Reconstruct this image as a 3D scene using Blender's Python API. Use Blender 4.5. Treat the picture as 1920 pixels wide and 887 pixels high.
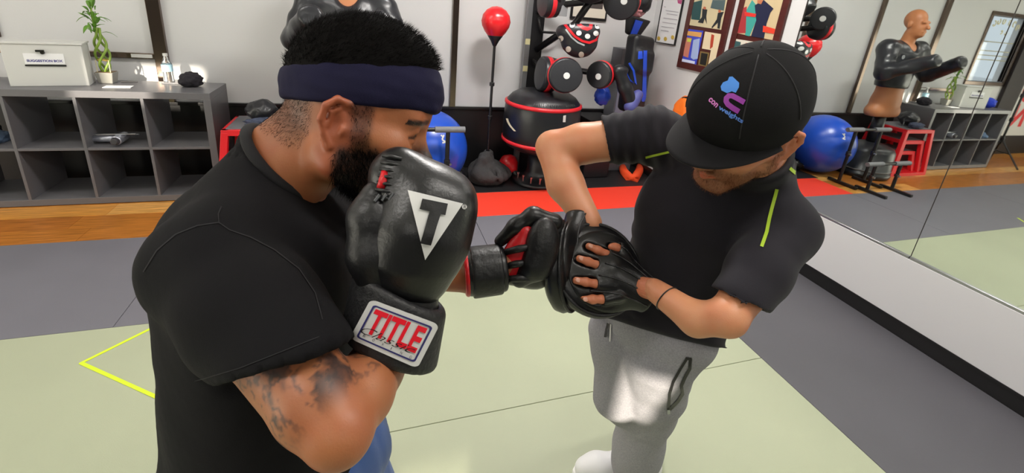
import bpy, bmesh, math, random
import numpy as np
from mathutils import Vector, Matrix, noise as mnoise
from mathutils.bvhtree import BVHTree

for o in list(bpy.data.objects): bpy.data.objects.remove(o)
S = bpy.context.scene
COL = S.collection

# ------------------------------------------------------------------ camera
CAM_H, FPX, PX, PY = 1.52, 832.29, 960.0, 300.42
def cam_axes(yaw, pitch, roll):
    cy, sy, cp, sp = math.cos(yaw), math.sin(yaw), math.cos(pitch), math.sin(pitch)
    f = np.array([sy*cp, cy*cp, -sp]); r = np.array([cy, -sy, 0.0]); u = np.cross(r, f)
    c, s = math.cos(roll), math.sin(roll)
    return c*r+s*u, -s*r+c*u, f
CR, CU, CF = cam_axes(*[math.radians(a) for a in (18.7747, 18.8865, 5.0347)])
cam_d = bpy.data.cameras.new('camera'); cam = bpy.data.objects.new('camera', cam_d); COL.objects.link(cam)
cam_d.sensor_width = 36; cam_d.lens = FPX/1920*36; cam_d.shift_x = 0; cam_d.shift_y = (PY-443.5)/1920
cam_d.clip_start = 0.02
cam.matrix_world = Matrix(((CR[0], CU[0], -CF[0], 0), (CR[1], CU[1], -CF[1], 0), (CR[2], CU[2], -CF[2], CAM_H), (0, 0, 0, 1)))
S.camera = cam
CAMP = np.array([0, 0, CAM_H])
def ray(u, v): return CR*((u-PX)/FPX) - CU*((v-PY)/FPX) + CF
def at(u, v, d): return CAMP + ray(u, v)*d                              # point d metres in front of the camera
def on_floor(u, v, z=0.0): r = ray(u, v); return CAMP + r*((z-CAM_H)/r[2])
def on_y(u, v, y): r = ray(u, v); return CAMP + r*(y/r[1])
def on_x(u, v, x): r = ray(u, v); return CAMP + r*(x/r[0])

# ------------------------------------------------------------------ world, sun, exposure, lamps
w = bpy.data.worlds.new('world'); S.world = w; w.use_nodes = True
bg = w.node_tree.nodes['Background']; bg.inputs[0].default_value = (0.80, 0.90, 1.0, 1); bg.inputs[1].default_value = 1.0
sun_d = bpy.data.lights.new('sun', 'SUN'); sun_d.energy = 9.5; sun_d.angle = math.radians(0.6); sun_d.color = (1, 0.90, 0.74)
sun = bpy.data.objects.new('sun', sun_d); COL.objects.link(sun)
SUN_DIR = Vector((0.30, 1.0, -0.27)).normalized()
sun.rotation_euler = SUN_DIR.to_track_quat('-Z', 'Y').to_euler(); sun.location = (-2, -8, 4)
def area(name, loc, sx, sy, power, col=(1, 0.97, 0.93), rot=(0, 0, 0)):
    d = bpy.data.lights.new(name, 'AREA'); d.shape = 'RECTANGLE'; d.size = sx; d.size_y = sy; d.energy = power; d.color = col
    o = bpy.data.objects.new(name, d); COL.objects.link(o); o.location = loc; o.rotation_euler = rot; return o
S.view_settings.view_transform = 'Standard'; S.view_settings.look = 'None'; S.view_settings.exposure = 0.0; S.view_settings.gamma = 1.0
S.view_settings.use_curve_mapping = False
CEIL = 2.85
LAMPS = [(-3.3, 2.5), (-1.2, 2.5), (1.0, 2.4), (2.1, 2.5), (-3.3, 0.2), (-1.2, 0.2), (0.9, 0.2), (2.0, 0.2), (-1.2, -2.0), (1.2, -2.0)]
for i, (x, y) in enumerate(LAMPS):
    area('ceiling_lamp_light', (x, y, CEIL-0.045), 1.15 if i != 2 else 0.42, 0.28 if i != 2 else 0.2, 46 if i == 2 else 11.5)

# ------------------------------------------------------------------ materials
def lin(h):
    h = h.lstrip('#'); c = [int(h[i:i+2], 16)/255 for i in (0, 2, 4)]
    return tuple(x/12.92 if x <= 0.04045 else ((x+0.055)/1.055)**2.4 for x in c)+(1,)
MATS = {}
def mat(name, col, rough=0.5, metal=0.0, var=0.0, scale=8.0, bump=0.0, bscale=60.0, spec=0.5, emit=None, es=1.0, coat=0.0, alpha=None, trans=0.0, sheen=0.0, stretch=None):
    if name in MATS: return MATS[name]
    m = bpy.data.materials.new(name); m.use_nodes = True; nt = m.node_tree; b = nt.nodes['Principled BSDF']
    c = lin(col) if isinstance(col, str) else tuple(col)+(1,)
    b.inputs['Base Color'].default_value = c; b.inputs['Roughness'].default_value = rough; b.inputs['Metallic'].default_value = metal
    b.inputs['Specular IOR Level'].default_value = spec; b.inputs['Coat Weight'].default_value = coat
    b.inputs['Sheen Weight'].default_value = sheen; b.inputs['Transmission Weight'].default_value = trans
    if emit: b.inputs['Emission Color'].default_value = lin(emit); b.inputs['Emission Strength'].default_value = es
    if var or bump:
        tc = nt.nodes.new('ShaderNodeTexCoord'); mp = nt.nodes.new('ShaderNodeMapping'); nt.links.new(tc.outputs['Object'], mp.inputs[0])
        if stretch: mp.inputs['Scale'].default_value = stretch
    if var:
        n = nt.nodes.new('ShaderNodeTexNoise'); n.inputs['Scale'].default_value = scale; n.inputs['Detail'].default_value = 6
        nt.links.new(mp.outputs[0], n.inputs[0])
        r = nt.nodes.new('ShaderNodeValToRGB'); r.color_ramp.elements[0].position = 0.3; r.color_ramp.elements[1].position = 0.7
        r.color_ramp.elements[0].color = tuple(x*(1-var) for x in c[:3])+(1,); r.color_ramp.elements[1].color = tuple(min(1, x*(1+var)) for x in c[:3])+(1,)
        nt.links.new(n.outputs[0], r.inputs[0]); nt.links.new(r.outputs[0], b.inputs['Base Color'])
    if bump:
        n2 = nt.nodes.new('ShaderNodeTexNoise'); n2.inputs['Scale'].default_value = bscale; n2.inputs['Detail'].default_value = 4
        nt.links.new(mp.outputs[0], n2.inputs[0]); bp = nt.nodes.new('ShaderNodeBump'); bp.inputs['Strength'].default_value = bump; bp.inputs['Distance'].default_value = 0.01
        nt.links.new(n2.outputs[0], bp.inputs['Height']); nt.links.new(bp.outputs[0], b.inputs['Normal'])
    MATS[name] = m; return m

# ------------------------------------------------------------------ mesh helpers
def V(*a): return np.array(a, float)
def nrm(a): a = np.asarray(a, float); return a/np.linalg.norm(a)
def basis(z, up=(0, 0, 1)):
    z = nrm(z); x = np.cross(up, z)
    if np.linalg.norm(x) < 1e-4: x = np.cross((0, 1, 0), z)
    x = nrm(x); return x, np.cross(z, x), z
class MB:
    def __init__(s): s.v = []; s.f = []
    def add(s, vs, fs):
        n = len(s.v); s.v += [tuple(map(float, p)) for p in vs]; s.f += [tuple(i+n for i in f) for f in fs]; return s
    def box(s, c, d, ax=None):
        c = V(*c); h = V(*d)/2; X, Y, Z = ax if ax is not None else (V(1, 0, 0), V(0, 1, 0), V(0, 0, 1))
        p = [c+X*h[0]*i+Y*h[1]*j+Z*h[2]*k for i in (-1, 1) for j in (-1, 1) for k in (-1, 1)]
        return s.add(p, [(0, 1, 3, 2), (4, 6, 7, 5), (0, 4, 5, 1), (2, 3, 7, 6), (0, 2, 6, 4), (1, 5, 7, 3)])
    def b2(s, lo, hi): lo, hi = V(*lo), V(*hi); return s.box((lo+hi)/2, hi-lo)
    def cyl(s, a, b, r0, r1=None, n=20, caps=True):
        a, b = V(*a), V(*b); r1 = r0 if r1 is None else r1
        return s.lathe([(0, r0), (np.linalg.norm(b-a), r1)], a, b-a, n, caps)
    def lathe(s, prof, o, z, n=28, caps=True, up=(0, 0, 1), sx=1.0, sy=1.0):
        o = V(*o); X, Y, Z = basis(z, up); vs = []
        for h, r in prof:
            for i in range(n):
                t = 2*math.pi*i/n; vs.append(o+Z*h+X*(r*sx*math.cos(t))+Y*(r*sy*math.sin(t)))
        fs = []
        for k in range(len(prof)-1):
            for i in range(n):
                j = (i+1) % n; fs.append((k*n+i, k*n+j, (k+1)*n+j, (k+1)*n+i))
        if caps: fs.append(tuple(range(n))[::-1]); fs.append(tuple((len(prof)-1)*n+i for i in range(n)))
        return s.add(vs, fs)
    def ell(s, c, r, ax=None, nu=24, nv=14):
        c = V(*c); X, Y, Z = ax if ax is not None else (V(1, 0, 0), V(0, 1, 0), V(0, 0, 1)); vs = []; fs = []
        for j in range(1, nv):
            ph = math.pi*j/nv
            for i in range(nu):
                t = 2*math.pi*i/nu; vs.append(c+X*r[0]*math.sin(ph)*math.cos(t)+Y*r[1]*math.sin(ph)*math.sin(t)+Z*r[2]*math.cos(ph))
        vs += [c+Z*r[2], c-Z*r[2]]; T, B = len(vs)-2, len(vs)-1
        for j in range(nv-2):
            for i in range(nu):
                k = (i+1) % nu; fs.append((j*nu+i, (j+1)*nu+i, (j+1)*nu+k, j*nu+k))
        for i in range(nu):
            k = (i+1) % nu; fs.append((T, i, k)); fs.append((B, (nv-2)*nu+k, (nv-2)*nu+i))
        return s.add(vs, fs)
    def tube(s, pts, r, n=10, closed=False):
        pts = [V(*p) for p in pts]; m = len(pts); rs = r if hasattr(r, '__len__') else [r]*m; vs = []; fs = []; px = None
        for k in range(m):
            a = pts[(k-1) % m] if closed or k > 0 else pts[k]; b = pts[(k+1) % m] if closed or k < m-1 else pts[k]
            z = nrm(b-a)
            if px is None: X, Y, _ = basis(z)
            else:
                X = px-z*np.dot(px, z); X = nrm(X); Y = np.cross(z, X)
            px = X
            for i in range(n):
                t = 2*math.pi*i/n; vs.append(pts[k]+X*rs[k]*math.cos(t)+Y*rs[k]*math.sin(t))
        for k in range(m if closed else m-1):
            q = (k+1) % m
            for i in range(n):
                j = (i+1) % n; fs.append((k*n+i, k*n+j, q*n+j, q*n+i))
        if not closed: fs.append(tuple(range(n))[::-1]); fs.append(tuple((m-1)*n+i for i in range(n)))
        return s.add(vs, fs)
    def prism(s, poly, o, X, Y, depth):                        # 2D polygon in X, Y thickened along X x Y
        o, X, Y = V(*o), V(*X), V(*Y); Z = nrm(np.cross(X, Y)); n = len(poly)
        a = [o+X*p[0]+Y*p[1] for p in poly]; b = [p+Z*depth for p in a]
        fs = [tuple(range(n))[::-1], tuple(range(n, 2*n))]+[(i, (i+1) % n, (i+1) % n+n, i+n) for i in range(n)]
        return s.add(a+b, fs)
    def build(s, name, m, parent=None, smooth=False, bevel=0.0, seg=2, sub=0, recalc=True):
        me = bpy.data.meshes.new(name)
        off = parent_world(parent) if parent else V(0, 0, 0)
        me.from_pydata([tuple(np.array(p)-off) for p in s.v], [], s.f); me.validate()
        if recalc:
            bm = bmesh.new(); bm.from_mesh(me); bmesh.ops.recalc_face_normals(bm, faces=bm.faces); bm.to_mesh(me); bm.free()
        return finish(name, me, m, parent, smooth, bevel, seg, sub)
def parent_world(p):
    l = V(0, 0, 0)
    while p: l = l+V(*p.location); p = p.parent
    return l
def finish(name, me, m, parent=None, smooth=False, bevel=0.0, seg=2, sub=0):
    for mm in (m if isinstance(m, (list, tuple)) else [m]): me.materials.append(mm)
    o = bpy.data.objects.new(name, me); COL.objects.link(o); o.parent = parent
    if bevel:
        md = o.modifiers.new('bevel', 'BEVEL'); md.width = bevel; md.segments = seg; md.limit_method = 'ANGLE'; md.angle_limit = math.radians(40)
    if sub:
        md = o.modifiers.new('sub', 'SUBSURF'); md.levels = sub; md.render_levels = sub
    if smooth or bevel:
        if smooth == True and not bevel:
            me.shade_smooth()
        else:
            me.shade_smooth(); me.set_sharp_from_angle(angle=math.radians(38))
    return o
def tag(o, label=None, cat=None, group=None, kind=None):
    for k, v in (('label', label), ('category', cat), ('group', group), ('kind', kind)):
        if v: o[k] = v
    return o
def thing(name, label, cat, loc, group=None):
    o = bpy.data.objects.new(name, None); COL.objects.link(o); o.location = tuple(map(float, loc)); o.empty_display_size = 0.05
    return tag(o, label, cat, group)
def struct(o): o['kind'] = 'structure'; return o
def copy_tree(o, parent=None):
    c = o.copy(); COL.objects.link(c); c.parent = parent
    for ch in list(o.children): copy_tree(ch, c)
    return c
def text_mesh(txt, size=1.0, bold=0.0, shear=0.0, space=1.0):            # flat outline of a word, as numpy verts + faces, origin at its centre
    cu = bpy.data.curves.new('lettering', 'FONT'); cu.body = txt; cu.size = size; cu.offset = bold; cu.shear = shear; cu.space_character = space
    cu.align_x = 'CENTER'; cu.align_y = 'CENTER'; cu.resolution_u = 4
    o = bpy.data.objects.new('lettering', cu); COL.objects.link(o); bpy.context.view_layer.update()
    me = bpy.data.meshes.new_from_object(o.evaluated_get(bpy.context.evaluated_depsgraph_get()))
    v = np.array([x.co[:2] for x in me.vertices]); f = [tuple(p.vertices) for p in me.polygons]
    bpy.data.objects.remove(o); bpy.data.curves.remove(cu); bpy.data.meshes.remove(me); return v, f
def flat_mesh(vf, o, X, Y, scale=1.0, mb=None):
    mb = mb or MB(); v, f = vf; o, X, Y = V(*o), V(*X), V(*Y)
    mb.add([o+X*(p[0]*scale)+Y*(p[1]*scale) for p in v], f); return mb
# ------------------------------------------------------------------ solid modelling on a distance grid, meshed with surface nets
class Vol:
    def __init__(s, lo, hi, h):
        s.lo = V(*lo); s.h = h; s.n = np.maximum(4, np.ceil((V(*hi)-s.lo)/h).astype(int)+1)
        s.D = np.full(s.n, 0.5, np.float32); s.ax = [(s.lo[i]+h*np.arange(s.n[i])).astype(np.float32) for i in range(3)]
    def win(s, lo, hi, pad):
        a = np.clip(np.floor((np.asarray(lo)-pad-s.lo)/s.h).astype(int), 0, s.n); b = np.clip(np.ceil((np.asarray(hi)+pad-s.lo)/s.h).astype(int)+1, 0, s.n)
        if np.any(b <= a): return None, None, None
        sl = tuple(slice(a[i], b[i]) for i in range(3))
        return sl, [s.ax[0][sl[0]][:, None, None], s.ax[1][sl[1]][None, :, None], s.ax[2][sl[2]][None, None, :]], None
    def _put(s, sl, d, k, op):
        D = s.D[sl]
        if op == 'u':
            if k > 0:
                h = np.clip(0.5+0.5*(D-d)/k, 0, 1); s.D[sl] = D+(d-D)*h-k*h*(1-h)
            else: s.D[sl] = np.minimum(D, d)
        elif op == 's':
            d = -d
            if k > 0:
                h = np.clip(0.5-0.5*(D-d)/k, 0, 1); s.D[sl] = D+(d-D)*h+k*h*(1-h)
            else: s.D[sl] = np.maximum(D, d)
    def cone(s, a, b, ra, rb=None, k=0.01, op='u', sq=None):
        rb = ra if rb is None else rb; a = V(*a); b = V(*b); r = max(ra, rb)
        sl, p, _ = s.win(np.minimum(a, b)-r, np.maximum(a, b)+r, k+3*s.h)
        if sl is None: return s
        ba = b-a; L = max(float(ba@ba), 1e-9); q = [p[i]-np.float32(a[i]) for i in range(3)]
        t = np.clip((q[0]*ba[0]+q[1]*ba[1]+q[2]*ba[2])/L, 0, 1).astype(np.float32)
        w_ = [q[i]-t*np.float32(ba[i]) for i in range(3)]
        if sq is not None:                                    # flatten along a direction: sq = (direction, factor)
            n = nrm(sq[0]); f = sq[1]; dn = w_[0]*n[0]+w_[1]*n[1]+w_[2]*n[2]
            d = np.sqrt(w_[0]**2+w_[1]**2+w_[2]**2+dn*dn*(1/f**2-1))-(ra+(rb-ra)*t)
            if f < 1: d = d*np.float32(max(f, 0.5))
        else: d = np.sqrt(w_[0]**2+w_[1]**2+w_[2]**2)-(ra+(rb-ra)*t)
        s._put(sl, d.astype(np.float32), k, op); return s
    def chain(s, pts, rs, k=0.01, op='u', sq=None):
        for i in range(len(pts)-1): s.cone(pts[i], pts[i+1], rs[i], rs[i+1], k, op, sq)
        return s
    def ell(s, c, r, k=0.01, op='u', ax=None):
        c = V(*c); R_ = max(r); A = np.array(ax if ax is not None else np.eye(3), float)
        ext = np.sqrt(((A.T*np.array(r))**2).sum(1)) if ax is not None else np.array(r)
        sl, p, _ = s.win(c-ext, c+ext, k+3*s.h)
        if sl is None: return s
        q = [p[i]-np.float32(c[i]) for i in range(3)]
        l = [(q[0]*A[i][0]+q[1]*A[i][1]+q[2]*A[i][2]) for i in range(3)]
        k0 = np.sqrt(sum((l[i]/r[i])**2 for i in range(3))); k1 = np.sqrt(sum((l[i]/r[i]**2)**2 for i in range(3)))
        s._put(sl, (k0*(k0-1)/np.maximum(k1, 1e-6)).astype(np.float32), k, op); return s
    def box(s, c, half, rnd=0.0, k=0.01, op='u', ax=None):
        c = V(*c); A = np.array(ax if ax is not None else np.eye(3), float); half = V(*half); ext = np.abs(A.T)@half
        sl, p, _ = s.win(c-ext, c+ext, k+3*s.h)
        if sl is None: return s
        q = [p[i]-np.float32(c[i]) for i in range(3)]
        l = [np.abs(q[0]*A[i][0]+q[1]*A[i][1]+q[2]*A[i][2])-(half[i]-rnd) for i in range(3)]
        d = np.sqrt(sum(np.maximum(x, 0)**2 for x in l))+np.minimum(np.maximum(np.maximum(l[0], l[1]), l[2]), 0)-rnd
        s._put(sl, d.astype(np.float32), k, op); return s
    def cut(s, o, n, k=0.0):                                   # keep the side the normal points away from
        n = nrm(n); o = V(*o)
        d = ((s.ax[0]-o[0])*n[0])[:, None, None]+((s.ax[1]-o[1])*n[1])[None, :, None]+((s.ax[2]-o[2])*n[2])[None, None, :]
        s._put((slice(None),)*3, -d.astype(np.float32), k, 's'); return s
    def mesh(s, relax=1):
        D = s.D; D = np.pad(D, 1, constant_values=0.5); lo = s.lo-s.h; S_ = D < 0
        n = np.array(D.shape); c = np.zeros(n-1, np.uint8)
        for i in (0, 1):
            for j in (0, 1):
                for k in (0, 1): c += S_[i:n[0]-1+i, j:n[1]-1+j, k:n[2]-1+k]
        I = np.argwhere((c > 0) & (c < 8)); idx = np.full(c.shape, -1, np.int32); idx[tuple(I.T)] = np.arange(len(I))
        acc = np.zeros((len(I), 3)); cnt = np.zeros(len(I))
        cor = [(i, j, k) for i in (0, 1) for j in (0, 1) for k in (0, 1)]
        val = {o: D[I[:, 0]+o[0], I[:, 1]+o[1], I[:, 2]+o[2]] for o in cor}
        for o in cor:
            for a in range(3):
                if o[a] == 0:
                    e = list(o); e[a] = 1; v0, v1 = val[o], val[tuple(e)]; m = (v0 < 0) != (v1 < 0)
                    t = np.where(m, v0/np.where(m, v0-v1, 1), 0); p = np.tile(np.array(o, float), (len(I), 1)); p[:, a] += t
                    acc[m] += p[m]; cnt[m] += 1
        vs = lo+(I+acc/cnt[:, None])*s.h; quads = []
        for a in range(3):
            b, cc = (a+1) % 3, (a+2) % 3
            s0 = [slice(1, -1)]*3; s0[a] = slice(0, n[a]-1); s1 = list(s0); s1[a] = slice(1, n[a])
            A, B = S_[tuple(s0)], S_[tuple(s1)]; E_ = np.argwhere(A != B)
            if len(E_) == 0: continue
            inside = A[tuple(E_.T)]; base = E_.copy(); base[:, b] += 1; base[:, cc] += 1
            def g(db, dc): q = base.copy(); q[:, b] -= db; q[:, cc] -= dc; return idx[tuple(q.T)]
            Q = np.stack([g(1, 1), g(0, 1), g(0, 0), g(1, 0)], 1); Q[~inside] = Q[~inside][:, ::-1]; quads.append(Q)
        q = np.concatenate(quads); q = q[(q >= 0).all(1)]
        for _ in range(relax): vs = laplace(vs, q, 0.5)
        return vs, q
def laplace(vs, q, w_):
    a = np.concatenate([q[:, [0, 1]], q[:, [1, 2]], q[:, [2, 3]], q[:, [3, 0]]]); n = len(vs)
    s_ = np.stack([np.bincount(a[:, 0], vs[a[:, 1], i], n)+np.bincount(a[:, 1], vs[a[:, 0], i], n) for i in range(3)], 1)
    c = np.bincount(a[:, 0], minlength=n)+np.bincount(a[:, 1], minlength=n)
    return vs+(s_/np.maximum(c, 1)[:, None]-vs)*w_
def normals(vs, q):
    nn = np.cross(vs[q[:, 2]]-vs[q[:, 0]], vs[q[:, 3]]-vs[q[:, 1]]); out = np.zeros_like(vs)
    for i in range(4):
        for k in range(3): out[:, k] += np.bincount(q[:, i], nn[:, k], len(vs))
    return out/np.maximum(np.linalg.norm(out, axis=1), 1e-12)[:, None]
def fnoise(p, f, seed=0):                                      # cheap smooth noise from rotated sines, about -1..1
    r = np.random.RandomState(seed); out = np.zeros(len(p)); a = 1.0
    for o in range(3):
        A = r.normal(size=(5, 3))*f*(1.9**o); ph = r.uniform(0, 6.28, 5)
        out += a*np.sin(p@A.T+ph).sum(1)/3.2; a *= 0.5
    return out
def np_obj(name, vs, q, m, parent=None, attrs=None, smooth=True):
    me = bpy.data.meshes.new(name); off = parent_world(parent) if parent else V(0, 0, 0)
    q = np.ascontiguousarray(q, np.int32); k = q.shape[1]
    me.vertices.add(len(vs)); me.vertices.foreach_set('co', (vs-off).astype(np.float32).ravel())
    me.loops.add(q.size); me.loops.foreach_set('vertex_index', q.ravel())
    me.polygons.add(len(q)); me.polygons.foreach_set('loop_start', np.arange(0, q.size, k, dtype=np.int32))
    try: me.polygons.foreach_set('loop_total', np.full(len(q), k, np.int32))
    except Exception: pass
    for a, v in (attrs or {}).items():
        at_ = me.attributes.new(a, 'FLOAT', 'POINT'); at_.data.foreach_set('value', np.asarray(v, np.float32))
    me.update(calc_edges=True); me.validate()
    return finish(name, me, m, parent, smooth)
def join_np(*ms):
    vs = []; qs = []; n = 0
    for v, q in ms: vs.append(v); qs.append(q+n); n += len(v)
    return np.concatenate(vs), np.concatenate(qs)
def bvh_of(vs, q): return BVHTree.FromPolygons([Vector(p) for p in vs], [tuple(int(i) for i in f) for f in q])
def drape(vf, o, X, Y, bvh, lift=0.0012, scale=1.0, cell=0.006, far=0.15, thick=0.0):
    """lay a flat outline on a surface: split it finely, then drop every point along -Z of its frame onto the surface"""
    o, X, Y = V(*o), nrm(X), nrm(Y); Z = nrm(np.cross(X, Y)); bm = bmesh.new()
    vv = [bm.verts.new((p[0]*scale, p[1]*scale, 0)) for p in vf[0]]
    for f in vf[1]:
        try: bm.faces.new([vv[i] for i in f])
        except ValueError: pass
    bmesh.ops.triangulate(bm, faces=bm.faces[:])
    for _ in range(7):
        e = [x for x in bm.edges if x.calc_length() > cell]
        if not e: break
        bmesh.ops.subdivide_edges(bm, edges=e, cuts=1); bmesh.ops.triangulate(bm, faces=bm.faces[:])
    m = MB(); pts = []
    for v in bm.verts:
        p = o+X*v.co.x+Y*v.co.y; h = bvh.ray_cast(Vector(p+Z*far), Vector(-Z), far*2.5)
        pts.append(np.array(h[0])+np.array(h[1])*lift*(1 if h[1].dot(Vector(Z)) > 0 else -1) if h[0] is not None else p)
    bm.verts.index_update(); m.add(pts, [tuple(v.index for v in f.verts) for f in bm.faces]); bm.free(); return m
def subdiv(vf, cell):
    bm = bmesh.new(); vv = [bm.verts.new((p[0], p[1], 0)) for p in vf[0]]
    for f in vf[1]:
        try: bm.faces.new([vv[i] for i in f])
        except ValueError: pass
    bmesh.ops.triangulate(bm, faces=bm.faces[:])
    for _ in range(7):
        e = [x for x in bm.edges if x.calc_length() > cell]
        if not e: break
        bmesh.ops.subdivide_edges(bm, edges=e, cuts=1); bmesh.ops.triangulate(bm, faces=bm.faces[:])
    bm.verts.index_update(); r = np.array([v.co[:2] for v in bm.verts]), [tuple(v.index for v in f.verts) for f in bm.faces]; bm.free(); return r
def onto(vf, fn, bvh, lift=0.001, cell=0.05, src=None):
    """map a flat outline with fn(x, y) -> point on a sight line, and lay it on the surface that line meets"""
    v, f = subdiv(vf, cell); src = CAMP if src is None else src; pts = []; ok = []
    for x, y in v:
        u_, v_ = fn(x, y); d = nrm(ray(u_, v_)); h = bvh.ray_cast(Vector(src), Vector(d), 5)
        if h[0] is None: pts.append(V(0, 0, 0)); ok.append(False)
        else:
            n = np.array(h[1]); n = n if n@d < 0 else -n
            pts.append(np.array(h[0])+n*lift); ok.append(True)
    m = MB(); m.add(pts, [t for t in f if all(ok[i] for i in t)]); return m
def quad_map(c):                                               # unit square -> four corners (u, v)
    (a, b, c_, d) = [np.array(x, float) for x in c]            # 00, 10, 11, 01
    return lambda x, y: a*(1-x)*(1-y)+b*x*(1-y)+c_*x*y+d*(1-x)*y
def poly(pts): return np.array(pts, float), [tuple(range(len(pts)))]
def unit_text(txt, bold=0.0, shear=0.0, space=1.0):             # lettering scaled into the unit square
    v, f = text_mesh(txt, 1.0, bold, shear, space); lo, hi = v.min(0), v.max(0); return (v-lo)/(hi-lo), f
class Frame:
    def __init__(s, o, X, Y, Z): s.o = V(*o); s.M = np.array([X, Y, Z])        # rows are the axes
    def __call__(s, x, y, z): return s.o+x*s.M[0]+y*s.M[1]+z*s.M[2]
    def out(s, vs): return s.o+vs@s.M
    def inn(s, vs): return (vs-s.o)@s.M.T
def head_vol(h=0.0026, neck=((0, -0.035, -0.06), (0, -0.075, -0.17)), jaw=1.0, neck_r=(0.056, 0.062)):
    """a head in its own axes: x to its right, y forward, z up; origin between the ear canals"""
    v = Vol((-0.105, -0.23, -0.24), (0.105, 0.145, 0.16), h)
    v.ell((0, -0.012, 0.052), (0.076, 0.097, 0.088), 0.01).ell((0, 0.012, 0.03), (0.070, 0.082, 0.075), 0.03)
    v.ell((0, 0.040, -0.025), (0.056*jaw, 0.050, 0.072), 0.03)
    for s in (-1, 1):
        v.cone((s*0.052*jaw, 0.0, -0.048), (s*0.018, 0.078, -0.090), 0.020, 0.018, 0.025)          # jaw line
        v.cone((s*0.062, 0.005, -0.01), (s*0.054*jaw, 0.0, -0.05), 0.016, 0.02, 0.025)
        v.ell((s*0.045, 0.062, -0.006), (0.024, 0.024, 0.018), 0.02)                                # cheekbone
        v.cone((s*0.062, 0.03, 0.0), (s*0.046, 0.06, -0.004), 0.012, 0.014, 0.02)
        v.ell((s*0.030, 0.062, -0.04), (0.022, 0.022, 0.026), 0.025)                                # cheek
    v.ell((0, 0.082, -0.086), (0.021, 0.018, 0.018), 0.018)                                          # chin
    v.cone((-0.036, 0.080, 0.034), (0.036, 0.080, 0.034), 0.014, 0.014, 0.014)                       # brow
    v.ell((0, 0.055, 0.062), (0.056, 0.040, 0.042), 0.03)                                            # forehead
    for s in (-1, 1): v.ell((s*0.032, 0.098, 0.014), (0.018, 0.016, 0.012), 0.012, 's')             # sockets
    v.cone((0, 0.084, 0.026), (0, 0.108, -0.018), 0.009, 0.012, 0.012)                               # nose
    v.ell((0, 0.109, -0.020), (0.0125, 0.013, 0.011), 0.008)
    for s in (-1, 1):
        v.ell((s*0.0125, 0.098, -0.024), (0.009, 0.011, 0.008), 0.006)
        v.ell((s*0.007, 0.104, -0.031), (0.004, 0.006, 0.004), 0.003, 's')
        v.ell((s*0.032, 0.078, 0.014), (0.0125, 0.0125, 0.0125), 0.002)                              # eyeball
        v.chain([(s*0.018, 0.084, 0.013), (s*0.026, 0.0895, 0.022), (s*0.036, 0.0895, 0.022), (s*0.046, 0.080, 0.013)], [0.004]*4, 0.004)   # lids
        v.chain([(s*0.018, 0.084, 0.012), (s*0.028, 0.0875, 0.006), (s*0.037, 0.0865, 0.006), (s*0.046, 0.079, 0.012)], [0.0035]*4, 0.004)
    v.chain([(-0.024, 0.086, -0.052), (-0.008, 0.098, -0.047), (0, 0.0975, -0.049), (0.008, 0.098, -0.047), (0.024, 0.086, -0.052)], [0.004, 0.0055, 0.005, 0.0055, 0.004], 0.005)
    v.chain([(-0.022, 0.086, -0.055), (0, 0.097, -0.062), (0.022, 0.086, -0.055)], [0.004, 0.007, 0.004], 0.005)
    v.cone((-0.022, 0.094, -0.0545), (0.022, 0.094, -0.0545), 0.0022, 0.0022, 0.003, 's')
    for s in (-1, 1):                                                                                # ears
        E_ = lambda x, y, z: (s*(0.073+x), y, z)
        v.ell(E_(0.004, -0.008, 0.004), (0.008, 0.017, 0.030), 0.006)
        rim = [E_(0.000, 0.010, 0.020), E_(0.008, 0.004, 0.034), E_(0.014, -0.010, 0.036), E_(0.018, -0.021, 0.024), E_(0.017, -0.023, 0.006), E_(0.012, -0.016, -0.012), E_(0.006, -0.006, -0.026)]
        v.chain(rim, [0.004, 0.0045, 0.005, 0.005, 0.0048, 0.0045, 0.007], 0.003)
        v.ell(E_(0.014, -0.004, 0.004), (0.006, 0.009, 0.013), 0.004, 's')
        v.chain([E_(0.011, -0.004, 0.026), E_(0.013, -0.013, 0.018), E_(0.012, -0.014, 0.0)], [0.0028]*3, 0.003)
        v.ell(E_(0.008, 0.005, -0.002), (0.006, 0.005, 0.008), 0.003)
    a, b = neck
    v.cone(a, b, neck_r[0], neck_r[1], 0.025)
    for s in (-1, 1): v.cone((s*0.058, -0.02, -0.035), (s*0.018, 0.0+b[1]+0.055, b[2]+0.01), 0.012, 0.013, 0.02)   # neck cords
    return v
def strands(pts, nrmls, tip, L, r, m, name, parent, seed=0, jit=0.35):
    """short hairs: thin three-sided spikes in one mesh"""
    R_ = np.random.RandomState(seed); n = len(pts); d = nrmls*0.5+tip+R_.normal(size=(n, 3))*jit; d /= np.linalg.norm(d, axis=1)[:, None]
    a = np.cross(d, R_.normal(size=(n, 3))); a /= np.linalg.norm(a, axis=1)[:, None]; b = np.cross(d, a); LL = (L*(0.6+0.6*R_.rand(n)))[:, None]
    p0 = pts-nrmls*0.001; vs = np.stack([p0+a*r, p0-a*r*0.5+b*r*0.87, p0-a*r*0.5-b*r*0.87, p0+d*LL], 1).reshape(-1, 3)
    i = np.arange(n)[:, None]*4; q = np.concatenate([i+[0, 1, 3], i+[1, 2, 3], i+[2, 0, 3]]).reshape(-1, 3)
    return np_obj(name, vs, q, m, parent)
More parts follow.
